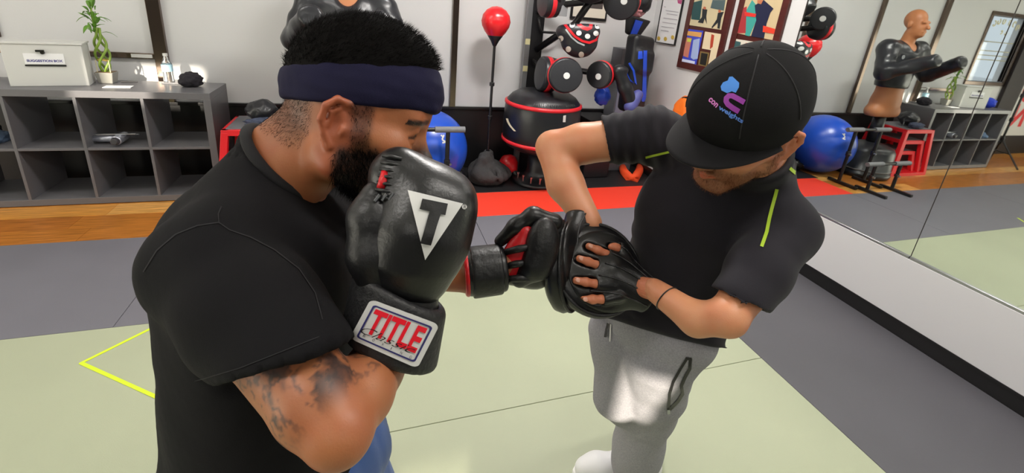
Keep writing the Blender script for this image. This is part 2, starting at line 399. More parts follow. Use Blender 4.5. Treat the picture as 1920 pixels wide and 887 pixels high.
# ------------------------------------------------------------------ the setting
WX, WY, XL, YF = 2.736, 4.04, -5.2, -3.2
M_wall = mat('white_wall', '#d2d2d3', 0.6, bump=0.05, bscale=140)
M_black = mat('black_paint', '#141315', 0.42, bump=0.05)
M_trim = mat('dark_trim', '#74655b', 0.16, 0.9)
M_ceil = mat('ceiling_white', '#d8d8d6', 0.8)
M_concrete = mat('subfloor', '#6d6a66', 0.9)
M_metal = mat('brushed_metal', '#a9abae', 0.3, 1.0)
M_mirror = mat('mirror_silver', '#dfe4e0', 0.015, 1.0)
M_rub = mat('black_rubber', '#1b1a1d', 0.55, bump=0.15, bscale=150)
M_plastic = mat('black_plastic', '#19181b', 0.38)
M_red = mat('red_paint', '#e0202a', 0.35)
M_white = mat('white_plastic', '#d9d9d6', 0.4)

struct(MB().b2((XL, YF, -0.08), (WX+0.1, WY+0.1, -0.021)).build('floor', M_concrete))
struct(MB().b2((XL, YF, CEIL), (WX+0.1, WY+0.1, CEIL+0.1)).build('ceiling', M_ceil))
W1 = (-3.24, -2.43, 1.09, 1.96)  # window in the back wall
wb = MB(); y0, y1 = WY, WY+0.12
wb.b2((XL, y0, -0.02), (W1[0], y1, CEIL)).b2((W1[1], y0, -0.02), (WX+0.1, y1, CEIL)).b2((W1[0], y0, -0.02), (W1[1], y1, W1[2])).b2((W1[0], y0, W1[3]), (W1[1], y1, CEIL))
struct(wb.build('wall_back', M_wall))
struct(MB().b2((WX+0.006, YF, -0.02), (WX+0.1, WY, CEIL)).build('wall_right', M_wall))
struct(MB().b2((XL-0.05, YF, -0.02), (XL, WY, CEIL)).build('wall_left', M_wall))
# added dark curtain on the unseen front wall, its gaps shaped for sun patches
GAPS = [(-3.84, -3.40, 2.52, 2.84), (-1.24, -0.98, 1.10, 1.168), (-0.59, -0.49, 1.55, 1.78)]
wf = MB(); xs = sorted({XL, WX+0.1}|{g[0] for g in GAPS}|{g[1] for g in GAPS})
for a, b in zip(xs[:-1], xs[1:]):
    hit = [g for g in GAPS if g[0] <= a and b <= g[1]]
    if hit: wf.b2((a, YF-0.04, -0.02), (b, YF, hit[0][2])).b2((a, YF-0.04, hit[0][3]), (b, YF, CEIL))
    else: wf.b2((a, YF-0.04, -0.02), (b, YF, CEIL))
struct(wf.build('wall_front', mat('added_front_dark', '#3a3a3e', 0.9)))
# unseen glowing pane added low on the left wall for the trims to reflect
fw = struct(MB().b2((XL, -1.75, 0.06), (XL+0.03, 2.75, 0.10)).b2((XL, -1.75, 1.64), (XL+0.03, 2.75, 1.68)).b2((XL, 0.48, 0.10), (XL+0.03, 0.52, 1.64)).build('added_window', M_black))
MB().b2((XL+0.002, -1.75, 0.10), (XL+0.008, 2.75, 1.64)).build('glow_pane', mat('added_pane_glow', '#f2f0e6', 0.5, emit='#f6f1e2', es=4.6), fw)
struct(MB().b2((-30, -30, -0.25), (30, 30, -0.1)).build('ground_outside', mat('asphalt', '#9aa3ad', 0.8, var=0.15, scale=2)))

# back wall: black lower band with a ledge, dark uprights, a dark rail under the left white panel
struct(MB().b2((XL, WY-0.012, -0.02), (WX, WY, 0.585)).build('baseboard_back', M_black))
struct(MB().b2((XL, WY-0.03, 0.585), (WX, WY, 0.61)).build('trim_1', mat('black_ledge', '#1c1a1c', 0.3), bevel=0.003))
for i, (x, z0) in enumerate([(-1.475, 0.61), (-0.36, 0.61), (0.735, 0.61)]):
    struct(MB().b2((x-0.042 if i == 0 else x-0.026, WY-0.035, z0), (x+0.042 if i == 0 else x+0.026, WY, CEIL)).build('trim_%d' % (i+2), M_trim, bevel=0.003))
struct(MB().b2((-2.42, WY-0.028, 0.935), (-1.517, WY, 0.975)).build('trim_5', M_trim, bevel=0.003))
tag(MB().b2((-1.66, WY-0.032, 0.943), (-1.53, WY-0.028, 0.968)).build('wall_label', M_white), 'small pale label strip on the dark rail behind the bamboo', 'label')
# window in the back wall
wf = MB()
for lo, hi in (((W1[0]-0.05, WY-0.02, W1[2]-0.05), (W1[1]+0.04, WY+0.06, W1[2])), ((W1[0]-0.05, WY-0.02, W1[3]), (W1[1]+0.04, WY+0.06, W1[3]+0.05)),
               ((W1[0]-0.05, WY-0.02, W1[2]), (W1[0], WY+0.06, W1[3])), ((W1[1], WY-0.02, W1[2]), (W1[1]+0.04, WY+0.06, W1[3]))): wf.b2(lo, hi)
win = struct(wf.build('window_1', M_trim, bevel=0.004))
mg = bpy.data.materials.new('window_glass'); mg.use_nodes = True; nt = mg.node_tree; nt.nodes.clear()
o_ = nt.nodes.new('ShaderNodeOutputMaterial'); mx = nt.nodes.new('ShaderNodeMixShader'); tr = nt.nodes.new('ShaderNodeBsdfTransparent'); gl = nt.nodes.new('ShaderNodeBsdfGlossy')
gl.inputs['Roughness'].default_value = 0.02; mx.inputs[0].default_value = 0.08; nt.links.new(tr.outputs[0], mx.inputs[1]); nt.links.new(gl.outputs[0], mx.inputs[2]); nt.links.new(mx.outputs[0], o_.inputs[0])
MB().b2((W1[0], WY+0.02, W1[2]), (W1[1], WY+0.026, W1[3])).build('pane', mg, win)
m = MB()
for k, (x, z, a) in enumerate([(-2.57, 1.86, 0.5), (-2.65, 1.89, 0.2), (-2.75, 1.90, -0.3), (-2.89, 1.89, 0.3), (-2.99, 1.88, -0.2), (-3.09, 1.84, -0.5), (-2.79, 1.76, 0.1), (-2.89, 1.75, 0.2)]):
    c = V(x, WY+0.016, z); s_ = 0.035 if k < 6 else 0.022
    m.tube([c+V(math.cos(q+a)*s_*0.7, 0, math.sin(q+a)*s_) for q in np.linspace(0.6+k, 5.4+k, 12)], 0.007, 6)
m.build('lettering', mat('cream_lettering', '#f0e6b8', 0.5), win)
m = MB()
for z in (1.62, 1.5, 1.44, 1.38): m.b2((W1[0]+0.06, WY+0.03, z), (W1[1]-0.05, WY+0.034, z+0.012))
m.build('sign_band', mat('window_print', '#b9b48f', 0.6), win)
# dark corner post left of the window, banner further left
struct(MB().b2((-3.68, WY-0.05, 0.61), (W1[0]-0.05, WY, 2.3)).build('trim_6', mat('dark_curtain', '#231a1c', 0.6), bevel=0.004))
ban = thing('wall_banner', 'white banner with red capital letters beyond the dark cube shelf', 'banner', (-4.1, WY-0.02, 0.3))
MB().b2((-4.5, WY-0.034, 0.30), (-3.70, WY-0.026, 1.55)).build('sheet', M_white, ban)
for ch, z in (('N', 0.60), ('O', 0.98)):
    flat_mesh(text_mesh(ch, 0.46, 0.02), (-3.93, WY-0.036, z), (1, 0, 0), (0, 0, 1)).build('letter', M_red, ban)

# right wall: black base, white plinth, two mirror sheets
struct(MB().b2((WX-0.004, YF, -0.02), (WX+0.006, WY, 0.085)).build('baseboard_right', M_black))
struct(MB().b2((WX-0.012, -2.4, 0.085), (WX+0.006, 2.364, 0.432)).build('trim_7', mat('plinth_white', '#cfced2', 0.45), bevel=0.002))
struct(MB().b2((WX-0.016, -2.4, 0.082), (WX-0.004, 2.364, 0.092)).build('trim_8', M_black))
for (a, b), lab in (((1.327, 2.364), 'mirror sheet beside the framed photographs, left of the seam'), ((-0.9, 1.323), 'long mirror sheet right of the seam, above the white plinth')):
    mi = thing('wall_mirror', lab, 'mirror', (WX, (a+b)/2, 0.44))
    MB().b2((WX, a, 0.447), (WX+0.0055, b, 2.35)).build('glass_sheet', M_mirror, mi)
    MB().b2((WX-0.010, a, 0.432), (WX+0.0055, b, 0.447)).build('bottom_channel', M_metal, mi, bevel=0.002)
MB().b2((WX-0.0005, 1.323, 0.447), (WX+0.005, 1.327, 2.35)).build('seam_strip', mat('seam_dark', '#26221f', 0.5), mi)
MB().b2((WX-0.002, 2.364, 0.43), (WX+0.0055, 2.372, 2.35)).build('edge_strip', mat('seam_dark', '#26221f', 0.5), bpy.data.objects['wall_mirror'])

# ceiling lamps
M_lamp = mat('lamp_diffuser', '#ffffff', 0.5, emit='#fff6ea', es=5)
for i, (x, y) in enumerate(LAMPS):
    l = thing('ceiling_lamp', 'white ceiling light panel overhead', 'lamp', (x, y, CEIL), 'ceiling light panels')
    MB().b2((x-0.62, y-0.18, CEIL-0.03), (x+0.62, y+0.18, CEIL)).build('housing', M_white, l)
    MB().b2((x-0.58, y-0.14, CEIL-0.036), (x+0.58, y+0.14, CEIL-0.03)).build('diffuser', M_lamp, l)

# floor: planks, mats
wood = [mat('wood_%d' % i, c, 0.32, var=0.35, scale=5, stretch=(1.2, 14, 1), bump=0.03) for i, c in enumerate(['#b5762f', '#c98b3f', '#ad6d2e', '#bd7c3a', '#a8672c', '#d29a52'])]
fl = bpy.data.objects['floor']; rnd = random.Random(4); y = 2.962
PM = {}
while y < WY-0.02:
    x = XL+rnd.uniform(-0.8, 0); wdt = 0.178
    while x < 0.95:
        L = rnd.uniform(0.8, 1.5); x0, x1 = max(x, XL), min(x+L, 0.95)
        if x1-x0 > 0.05: MB().b2((x0+0.001, y+0.001, -0.021), (x1-0.001, min(y+wdt, WY-0.013)-0.001, -0.004+rnd.uniform(-.0006, .0006))).build('plank', rnd.choice(wood), fl)
        x += L
    y += wdt
M_green = mat('green_mat', '#a9af95', 0.5, var=0.05, scale=1.5, bump=0.10, bscale=350)
M_grey = mat('grey_mat', '#706f78', 0.48, var=0.06, scale=2.0, bump=0.12, bscale=300)
M_grey_shaded = mat('grey_mat_shaded', '#55545a', 0.55, var=0.06, scale=2.0, bump=0.12, bscale=300)  # same grey mat made darker; the light difference is put into the colour
M_redmat = mat('red_mat', '#f0402c', 0.5, bump=0.08, bscale=300)
def mat_tile(x0, x1, y0, y1, m, label, group=None):
    o = MB().b2((x0+0.0012, y0+0.0012, -0.0205), (x1-0.0012, y1-0.0012, 0)).build('floor_mat', m, bevel=0.002); return tag(o, label, 'mat', group)
XE = 1.812
mat_tile(XL+0.01, -1.13, 2.088, 2.96, M_grey, 'grey floor mat in front of the wood planks and cube shelf')
mat_tile(-1.13, 0.74, 2.088, 2.96, M_grey, 'grey floor mat behind the man in the navy headband')
mat_tile(0.74, WX-0.005, 2.088, 2.96, M_grey, 'grey floor mat beside the red mat strip, behind the man in the cap')
mat_tile(XE, WX-0.005, 0.46, 2.088, M_grey_shaded, 'grey floor mat along the white plinth below the mirror')
mat_tile(XE, WX-0.005, -1.2, 0.46, M_grey_shaded, 'grey floor mat along the plinth nearest the camera')
mat_tile(XL+0.01, -0.30, 1.271, 2.088, M_green, 'pale green floor mat with the yellow tape angle')
mat_tile(-0.30, XE, 1.271, 2.088, M_green, 'pale green floor mat between the two men')
mat_tile(XL+0.01, -0.30, 0.46, 1.271, M_green, 'pale green floor mat under the man in the navy headband')
mat_tile(-0.30, XE, 0.46, 1.271, M_green, 'pale green floor mat under the man in the cap')
mat_tile(XL+0.01, XE, -0.6, 0.46, M_green, 'pale green floor mat nearest the camera')
mat_tile(XL+0.01, XE, YF, -0.6, M_green, 'pale green floor mat behind the camera')
mat_tile(0.72, WX-0.005, 2.962, 3.402, M_redmat, 'red floor mat strip in front of the punch bag')
mat_tile(0.66, WX-0.005, 3.404, WY-0.014, M_rub, 'black rubber mat under the punch bags')
M_tape = mat('yellow_tape', '#d6ee2c', 0.5)
def tape(pts, wd, label):
    mb = MB(); pts = [V(*p) for p in pts]
    for i, (a, b) in enumerate(zip(pts[:-1], pts[1:])):
        d = nrm(b-a); mb.box((a+b)/2+V(0, 0, 0.0008+0.0007*i), (np.linalg.norm(b-a)+wd*0.5, wd, 0.0012), (d, V(-d[1], d[0], 0), V(0, 0, 1)))
    tag(mb.build('tape_mark', M_tape), label, 'tape')
tape([(-0.93, 2.086, 0), (-1.145, 1.871, 0), (-0.70, 1.55, 0)], 0.014, 'yellow tape angle stuck on the pale green mat')
tape([(-0.52, 2.236, 0.0), (-0.40, 2.10, 0.0)], 0.014, 'short yellow tape stroke seen in the mirror')
# ------------------------------------------------------------------ things along the back wall
M_shelf = mat('shelf_grey', '#656468', 0.35, bump=0.02)
sx0, sx1, sy0, sy1, sz = -2.56, -1.044, 3.505, 3.905, 0.79
sh = thing('cube_shelf', 'dark grey eight-cube open shelf unit against the back wall', 'shelf', ((sx0+sx1)/2, 3.7, 0))
def sbox(n, lo, hi): return MB().b2(lo, hi).build(n, M_shelf, sh, bevel=0.0015)
sbox('top_board', (sx0, sy0, sz-0.045), (sx1, sy1, sz)); sbox('base_board', (sx0, sy0, 0), (sx1, sy1, 0.045))
sbox('side_board', (sx0, sy0, 0.045), (sx0+0.045, sy1, sz-0.045)); sbox('side_board', (sx1-0.045, sy0, 0.045), (sx1, sy1, sz-0.045))
cw = (sx1-sx0-0.09-3*0.018)/4; DIV = []
for i in (1, 2, 3):
    x = sx0+0.045+i*cw+(i-1)*0.018; DIV.append(x)
    sbox('divider_board', (x, sy0+0.002, 0.045), (x+0.018, sy1, sz-0.045))
sbox('middle_board', (sx0+0.045, sy0+0.004, 0.386), (sx1-0.045, sy1, 0.404))
# suggestion box
M_paper = mat('paper_white', '#e4e4e6', 0.6)
p = V(-1.965, 3.63, sz); ax = (nrm(V(1, 0.24, 0)), nrm(V(-0.24, 1, 0)), V(0, 0, 1)); X, Y, Z = ax
b = thing('suggestion_box', 'white suggestion box with a slot and small lock on the cube shelf', 'box', p)
bw, bd, bh = 0.375, 0.17, 0.265
MB().box(p+Y*bd/2+Z*(bh/2), (bw, bd, bh), ax).build('body', mat('box_white', '#d3d3d0', 0.45), b, bevel=0.003)
MB().box(p+Y*(bd/2)+Z*(bh+0.006), (bw+0.012, bd+0.012, 0.012), ax).build('lid', mat('box_white', '#d3d3d0'), b, bevel=0.002)
MB().box(p-Y*0.002+Z*0.175, (0.185, 0.004, 0.065), ax).build('sign_plate', mat('sign_white', '#f2f2f4', 0.5), b)
MB().box(p-Y*0.003+Z*0.133, (0.19, 0.006, 0.009), ax).build('slot', M_black, b)
flat_mesh(text_mesh('SUGGESTION BOX', 0.0195, 0.0008), p-Y*0.0048+Z*0.162+X*0.0, X, Z).build('lettering', mat('ink_violet', '#45418c', 0.5), b)
lk = MB(); lk.cyl(p-Y*0.001+Z*0.215, p-Y*0.018+Z*0.215, 0.010, n=14); lk.box(p-Y*0.012+Z*0.226-X*0.01, (0.04, 0.012, 0.012), ax); lk.build('lock', mat('lock_dark', '#3a3936', 0.3, 0.8), b, bevel=0.001)
# pale blue bundle left of the box
def blob(name, c, r, m, label, cat, amp=0.25, seed=0, fr=7, sub=3, parent=None, floor=None):
    bm = bmesh.new(); bmesh.ops.create_icosphere(bm, subdivisions=sub+1, radius=1)
    for v in bm.verts:
        n = mnoise.noise(v.co*fr*0.35+Vector((seed, seed*2, 0)))*amp+mnoise.noise(v.co*fr*0.9+Vector((seed, 0, 5)))*amp*0.45
        q = v.co*(1+n); v.co = Vector((q.x*r[0], q.y*r[1], q.z*r[2]))+Vector(tuple(map(float, c)))
        if floor is not None: v.co.z = max(v.co.z, floor)
    me = bpy.data.meshes.new(name); bm.to_mesh(me); bm.free()
    if parent:
        off = parent_world(parent)
        for v in me.vertices: v.co -= Vector(tuple(off))
    o = finish(name, me, m, parent, True)
    if label: tag(o, label, cat)
    return o
M_blue = mat('royal_blue', '#1f3fd0', 0.5, bump=0.3, bscale=40)
blob('rolled_jersey', (-2.40, 3.70, sz+0.062), (0.09, 0.08, 0.068), M_blue, 'royal blue rolled cloth on the shelf left of the suggestion box', 'cloth', 0.18, 3, floor=sz)
blob('folded_jeans', on_y(4, 262, 3.66)-V(0.05, 0, 0), (0.07, 0.12, 0.055), mat('denim', '#6f87a8', 0.8, var=0.2, scale=30, bump=0.5, bscale=60), 'pale blue folded denim in the left upper cube of the shelf', 'clothing', 0.2, 6, floor=0.404)
blob('dark_cloth', on_y(-6, 243, 3.80)-V(0.06, 0, 0), (0.075, 0.08, 0.06), mat('dark_cloth', '#1d1c26', 0.9), 'dark cloth heaped behind the denim in the left upper cube', 'clothing', 0.2, 9, floor=0.404)
# bamboo in a square pot
pc = V(-1.735, 3.80, sz); pot = thing('potted_bamboo', 'lucky bamboo in a square grey pot on the cube shelf', 'plant', pc)
pm = MB(); pm.add([pc+V(a*0.040, c*0.035, 0.0) for a, c in ((-1, -1), (1, -1), (1, 1), (-1, 1))]+[pc+V(a*0.052, c*0.045, 0.075) for a, c in ((-1, -1), (1, -1), (1, 1), (-1, 1))], [(3, 2, 1, 0), (4, 5, 6, 7), (0, 1, 5, 4), (1, 2, 6, 5), (2, 3, 7, 6), (3, 0, 4, 7)])
pm.build('pot', mat('pot_grey', '#8f8e88', 0.6), pot, bevel=0.004)
M_stem = mat('bamboo_stem', '#7d9a3a', 0.45, var=0.3, scale=25); M_leaf = mat('bamboo_leaf', '#5f8f2a', 0.5, var=0.35, scale=20)
MB().b2(pc+V(-0.046, -0.04, 0.072), pc+V(0.046, 0.04, 0.078)).build('soil', mat('soil', '#6d5a44', 0.9, var=0.3, scale=60), pot)
for k in range(4):
    ph = k*math.pi/2; pts = []
    for t in np.linspace(0, 1, 22):
        a = ph+t*5.0; rr = 0.012+0.026*math.sin(min(1, t*1.15)*math.pi)**0.8*(1 if t < 0.8 else 0.7)
        pts.append(pc+V(math.cos(a)*rr, math.sin(a)*rr, 0.07+t*0.30))
    MB().tube(pts, 0.0075, 8).build('stem', M_stem, pot, smooth=True)
for zz in (0.15, 0.155): pass
MB().tube([pc+V(math.cos(t)*0.032, math.sin(t)*0.032, 0.158+0.004*math.sin(3*t)) for t in np.linspace(0, 6.2, 20)], 0.005, 6, True).build('tie', mat('raffia', '#a98f4a', 0.8), pot)
for x_ in (-0.035, 0.038): MB().tube([pc+V(x_, -0.03, 0.07), pc+V(x_, -0.028, 0.16)], 0.003, 6).build('stake', mat('stake_pale', '#c8bd9b', 0.7), pot)
def leaf_mesh(base, d, L, wdt, droop, side):
    pts = []; d = nrm(d); sd = nrm(np.cross(d, V(0, 0, 1)))*1.0; fs = []; n = 6; vs = []
    for i in range(n+1):
        t = i/n; c = V(*base)+d*L*t+V(0, 0, -droop*t*t*L); wv = wdt*math.sin(math.pi*min(1, t*0.92+0.06))
        up = V(0, 0, 0.25*wv)
        vs += [c-sd*wv+up, c, c+sd*wv+up]
    for i in range(n):
        a = i*3; fs += [(a, a+1, a+4, a+3), (a+1, a+2, a+5, a+4)]
    m = MB(); m.add(vs, fs); return m
rnd = random.Random(11)
for k in range(30):
    a = rnd.uniform(0, 6.28); z = rnd.uniform(0.33, 0.50); rr = rnd.uniform(0.0, 0.03)
    el = rnd.uniform(0.1, 1.5); d = V(math.cos(a)*math.cos(el), math.sin(a)*math.cos(el)*0.7, math.sin(el))
    o = leaf_mesh(pc+V(math.cos(a)*rr-0.012, math.sin(a)*rr, z), d, rnd.uniform(0.055, 0.105), rnd.uniform(0.009, 0.016), rnd.uniform(0.1, 0.9), 0).build('leaf', M_leaf, pot, smooth=True)
    md = o.modifiers.new('thick', 'SOLIDIFY'); md.thickness = 0.001
MB().tube([pc+V(-0.012, 0, 0.35), pc+V(-0.014, 0, 0.44), pc+V(-0.01, 0, 0.5)], 0.006, 8).build('stem', M_stem, pot, smooth=True)
# paper, pen, tablet, cap, bottle on the shelf
q = on_floor(222, 163, sz+0.001)
tag(MB().box(q+V(0, 0, 0.0015), (0.15, 0.07, 0.003), (nrm(V(1, 0.1, 0)), nrm(V(-0.1, 1, 0)), V(0, 0, 1))).build('paper_sheet', M_paper), 'white paper sheet on the shelf in front of the bamboo pot', 'paper')
q = on_floor(243, 156, sz); tag(MB().tube([q+V(-0.05, 0, 0.008), q+V(0.045, 0.012, 0.008)], [0.006, 0.004], 8).build('pen', M_plastic), 'black pen on the shelf beside the paper sheet', 'pen')
q = on_floor(333, 156, sz); tag(MB().box(q+V(0, 0.02, 0.006), (0.17, 0.13, 0.012)).build('tablet', mat('tablet_grey', '#6d6c70', 0.25), bevel=0.003), 'flat dark grey tablet lying on the shelf beside the black cap', 'tablet')
q = on_floor(357, 163, sz); 
blob('knit_cap', q+V(0, 0.03, 0.045), (0.072, 0.075, 0.055), mat('cap_knit', '#252229', 0.9, bump=0.6, bscale=120), 'black knit cap crumpled on the right end of the shelf', 'cap', 0.22, 12, floor=sz)
q = on_floor(352, 140, sz); q[1] = 3.86
bt = thing('water_bottle', 'clear plastic water bottle behind the knit cap on the shelf', 'bottle', (q[0], q[1], sz))
M_clear = mat('clear_plastic', '#eef3f6', 0.08, trans=0.95)
MB().lathe([(0, 0.03), (0.01, 0.034), (0.06, 0.032), (0.10, 0.034), (0.14, 0.032), (0.165, 0.02), (0.185, 0.013), (0.195, 0.013)], (q[0], q[1], sz), (0, 0, 1), 20).build('bottle_body', M_clear, bt, smooth=True)
MB().cyl((q[0], q[1], sz+0.195), (q[0], q[1], sz+0.212), 0.015, n=16).build('bottle_cap', M_white, bt)
MB().lathe([(0.085, 0.0345), (0.135, 0.0342)], (q[0], q[1], sz), (0, 0, 1), 20, False).build('bottle_label', mat('label_blue', '#a9d3e4', 0.5), bt, smooth=True)
# massage gun
g0 = on_floor(238, 262, 0.404); g0[1] = 3.60
mg_ = thing('massage_gun', 'silver and black massage gun on the shelf, second cube from the left', 'massager', (g0[0], g0[1], 0.404))
M_silver = mat('silver_grey', '#b9bcc8', 0.28, 0.7)
c = V(g0[0], g0[1], 0.404+0.042)
MB().cyl(c+V(0.01, 0.06, 0.0), c+V(0.01, -0.075, 0), 0.030, 0.032, 24).build('body', M_silver, mg_, bevel=0.006)
MB().cyl(c+V(0.01, -0.075, 0), c+V(0.01, -0.10, 0), 0.028, 0.02, 24).build('grille', mat('grille_dark', '#3b3a3e', 0.4), mg_, bevel=0.003)
MB().tube([c+V(-0.01, 0, 0.0), c+V(-0.09, 0, -0.004), c+V(-0.17, 0.01, -0.012)], [0.025, 0.024, 0.02], 14).build('handle', M_silver, mg_, smooth=True)
MB().ell(c+V(-0.185, 0.015, -0.014), (0.024, 0.026, 0.026)).build('ball_head', M_rub, mg_, smooth=True)
MB().cyl(c+V(-0.17, 0.01, -0.012), c+V(-0.20, 0.012, -0.013), 0.011, n=12).build('neck_rod', M_white, mg_)
for dy, zz in ((-0.02, 0.03), (0.02, 0.016)): MB().cyl(c+V(-0.13, dy, zz), c+V(0.11, dy, zz+0.004), 0.006, n=10).build('chrome_rod', M_metal, mg_)

# nested red plyometric stands
M_pad = mat('pad_top', '#6c6c72', 0.6, bump=0.2)
def plyo(cx, cy, wt, wb, h, lab, d=0.40):
    t = thing('jump_stand', lab, 'stand', (cx, cy, -0.004), 'red jump stands'); tz = h
    tb = 0.022
    cs = [(-1, -1), (1, -1), (1, 1), (-1, 1)]; top = [V(cx+a*wt/2, cy+c*d*0.82/2, tz-tb) for a, c in cs]; bot = [V(cx+a*wb/2, cy+c*d/2, tb*0.5) for a, c in cs]
    for a, b_ in zip(top, bot): MB().box((a+b_)/2, (tb*2, tb*2, np.linalg.norm(a-b_)), tuple(basis(a-b_, (0, 1, 0)))).build('leg', M_red, t, bevel=0.003)
    for k in range(4):
        for P4, nm in ((top, 'top_rail'), (bot, 'bottom_rail')):
            a, b_ = P4[k], P4[(k+1) % 4]; MB().box((a+b_)/2, (tb*1.92, tb*1.92, np.linalg.norm(a-b_)+tb*1.9), tuple(basis(a-b_, (0, 0, 1)))).build(nm, M_red, t, bevel=0.003)
    MB().b2((cx-wt/2+0.004, cy-d*0.82/2+0.004, tz-0.006), (cx+wt/2-0.004, cy+d*0.82/2-0.004, tz+0.005)).build('top_pad', M_pad, t, bevel=0.003)
    return t
BX, BY = -0.735, 3.60
plyo(BX, BY, 0.44, 0.58, 0.56, 'tall red metal jump stand, outermost of the nested set', 0.46)
plyo(BX, BY, 0.32, 0.44, 0.42, 'middle red metal jump stand nested inside the tallest', 0.40)
plyo(BX, BY, 0.22, 0.32, 0.28, 'lowest red metal jump stand nested innermost', 0.34)
# gear on top of the stand
hc = on_y(490, 205, 3.55); hc[2] = 0.57
M_gear = mat('black_vinyl', '#1f1f24', 0.35, bump=0.1, bscale=50)
hg = blob('head_guard', hc+V(0.0, 0.02, 0.085), (0.105, 0.10, 0.085), M_gear, 'black padded head guard on top of the red jump stand', 'headgear', 0.16, 21, 6, floor=0.566)
blob('hand_wraps', hc+V(0.03, -0.10, 0.03), (0.12, 0.05, 0.034), mat('navy_cloth', '#3a4258', 0.8, var=0.4, scale=40, bump=0.6, bscale=60), 'navy and grey hand wraps in front of the black head guard', 'hand wraps', 0.35, 31, 9, floor=0.566)
s_ = MB(); s_.tube([hc+V(0.08, 0, 0.10), hc+V(0.15, -0.02, 0.09), hc+V(0.2, -0.06, 0.06), hc+V(0.23, -0.08, 0.02)], 0.006, 8)
s_.build('chin_strap', M_gear).parent = hg

# training dummy
M_leath = mat('dummy_leather', '#26272c', 0.32, bump=0.12, bscale=25)
M_dskin = mat('dummy_skin', '#b9784f', 0.5)
dx, dy = -0.125, 3.50
D_ = lambda x, y, z: V(dx+x, dy+y, z)
dm = thing('training_dummy', 'tan torso training dummy in black jacket on round black base', 'dummy', (dx, dy, 0))
MB().lathe([(0, 0.27), (0.03, 0.285), (0.06, 0.28), (0.062, 0.272), (0.30, 0.262), (0.345, 0.235), (0.37, 0.17), (0.39, 0.10), (0.395, 0.0)], (dx, dy, 0), (0, 0, 1), 40).build('base', mat('base_black', '#222327', 0.33), dm, smooth=True)
MB().lathe([(0.085, 0.274), (0.092, 0.279), (0.10, 0.274)], (dx, dy, 0), (0, 0, 1), 40, False).build('rim_band', mat('rim_grey', '#6b6d70', 0.4), dm, smooth=True)
MB().tube([D_(-0.03, 0, 0.38), D_(-0.01, 0, 0.55), D_(0, 0, 0.74)], [0.07, 0.065, 0.06], 20).build('post', M_plastic, dm, smooth=True)
v = Vol(D_(-0.36, -0.22, 0.66), D_(0.36, 0.2, 1.90), 0.009)
v.ell(D_(0, 0, 0.86), (0.185, 0.125, 0.20), 0.03).ell(D_(0, 0, 1.12), (0.18, 0.115, 0.25), 0.05).ell(D_(0, 0.0, 1.33), (0.215, 0.125, 0.17), 0.05)
v.cone(D_(-0.2, 0, 1.44), D_(0.2, 0, 1.44), 0.075, 0.075, 0.05).cone(D_(0, 0.01, 1.45), D_(0, -0.02, 1.62), 0.068, 0.064, 0.03)
v.cone(D_(-0.14, 0.0, 0.76), D_(0.14, 0, 0.76), 0.09, 0.09, 0.03).cut(D_(0, 0, 0.70), (0, 0, -1), 0.01)
hd = lambda x, y, z: D_(x, -0.03+y, 1.70+z)
v.ell(hd(0, 0.02, 0.06), (0.083, 0.103, 0.105), 0.02).ell(hd(0, -0.03, -0.03), (0.066, 0.075, 0.095), 0.03).ell(hd(0, -0.075, -0.09), (0.035, 0.03, 0.03), 0.03)
v.cone(hd(0, -0.10, 0.02), hd(0, -0.128, -0.022), 0.012, 0.018, 0.012).cone(hd(-0.04, -0.09, 0.035), hd(0.04, -0.09, 0.035), 0.016, 0.016, 0.015)
for sx in (-1, 1):
    v.ell(hd(sx*0.034, -0.105, 0.012), (0.02, 0.016, 0.012), 0.012, 's').ell(hd(sx*0.085, 0.01, 0.0), (0.014, 0.024, 0.036), 0.01)
v.cone(hd(-0.024, -0.10, -0.06), hd(0.024, -0.10, -0.06), 0.010, 0.010, 0.008)
np_obj('body', *v.mesh(), M_dskin, dm)
v = Vol(D_(-0.55, -0.72, 0.95), D_(0.55, 0.25, 1.62), 0.01)
v.ell(D_(0, 0, 1.12), (0.205, 0.14, 0.26), 0.05).ell(D_(0, 0.0, 1.33), (0.25, 0.15, 0.19), 0.05).cone(D_(-0.22, 0.01, 1.45), D_(0.22, 0.01, 1.45), 0.085, 0.085, 0.06)
for sx in (-1, 1):
    v.chain([D_(sx*0.24, 0.01, 1.44), D_(sx*0.34, -0.10, 1.20)], [0.10, 0.085], 0.05).chain([D_(sx*0.34, -0.10, 1.20), D_(sx*0.20, -0.44, 1.37)], [0.082, 0.066], 0.03)
    v.cut(D_(sx*0.20, -0.46, 1.38), (-sx*0.001, -1, 0.35), 0.01)
v.cone(D_(0, -0.02, 1.50), D_(0, -0.02, 1.70), 0.085, 0.11, 0.02, 's').cone(D_(0, -0.09, 1.50), D_(0, -0.25, 1.45), 0.055, 0.055, 0.03, 's')
v.cut(D_(0, 0, 1.035), (0, 0, -1), 0.01)
vs, q = v.mesh(); n_ = normals(vs, q); vs = vs+n_*(fnoise(vs*V(1, 1, 1.6), 14, 5)*0.006)[:, None]
np_obj('jacket', vs, q, M_leath, dm)
MB().cyl(on_y(722, 36, dy-0.17), on_y(722, 36, dy-0.17)+V(0, -0.004, 0), 0.022, n=20).build('emblem', mat('emblem_grey', '#8d8f93', 0.5), dm)

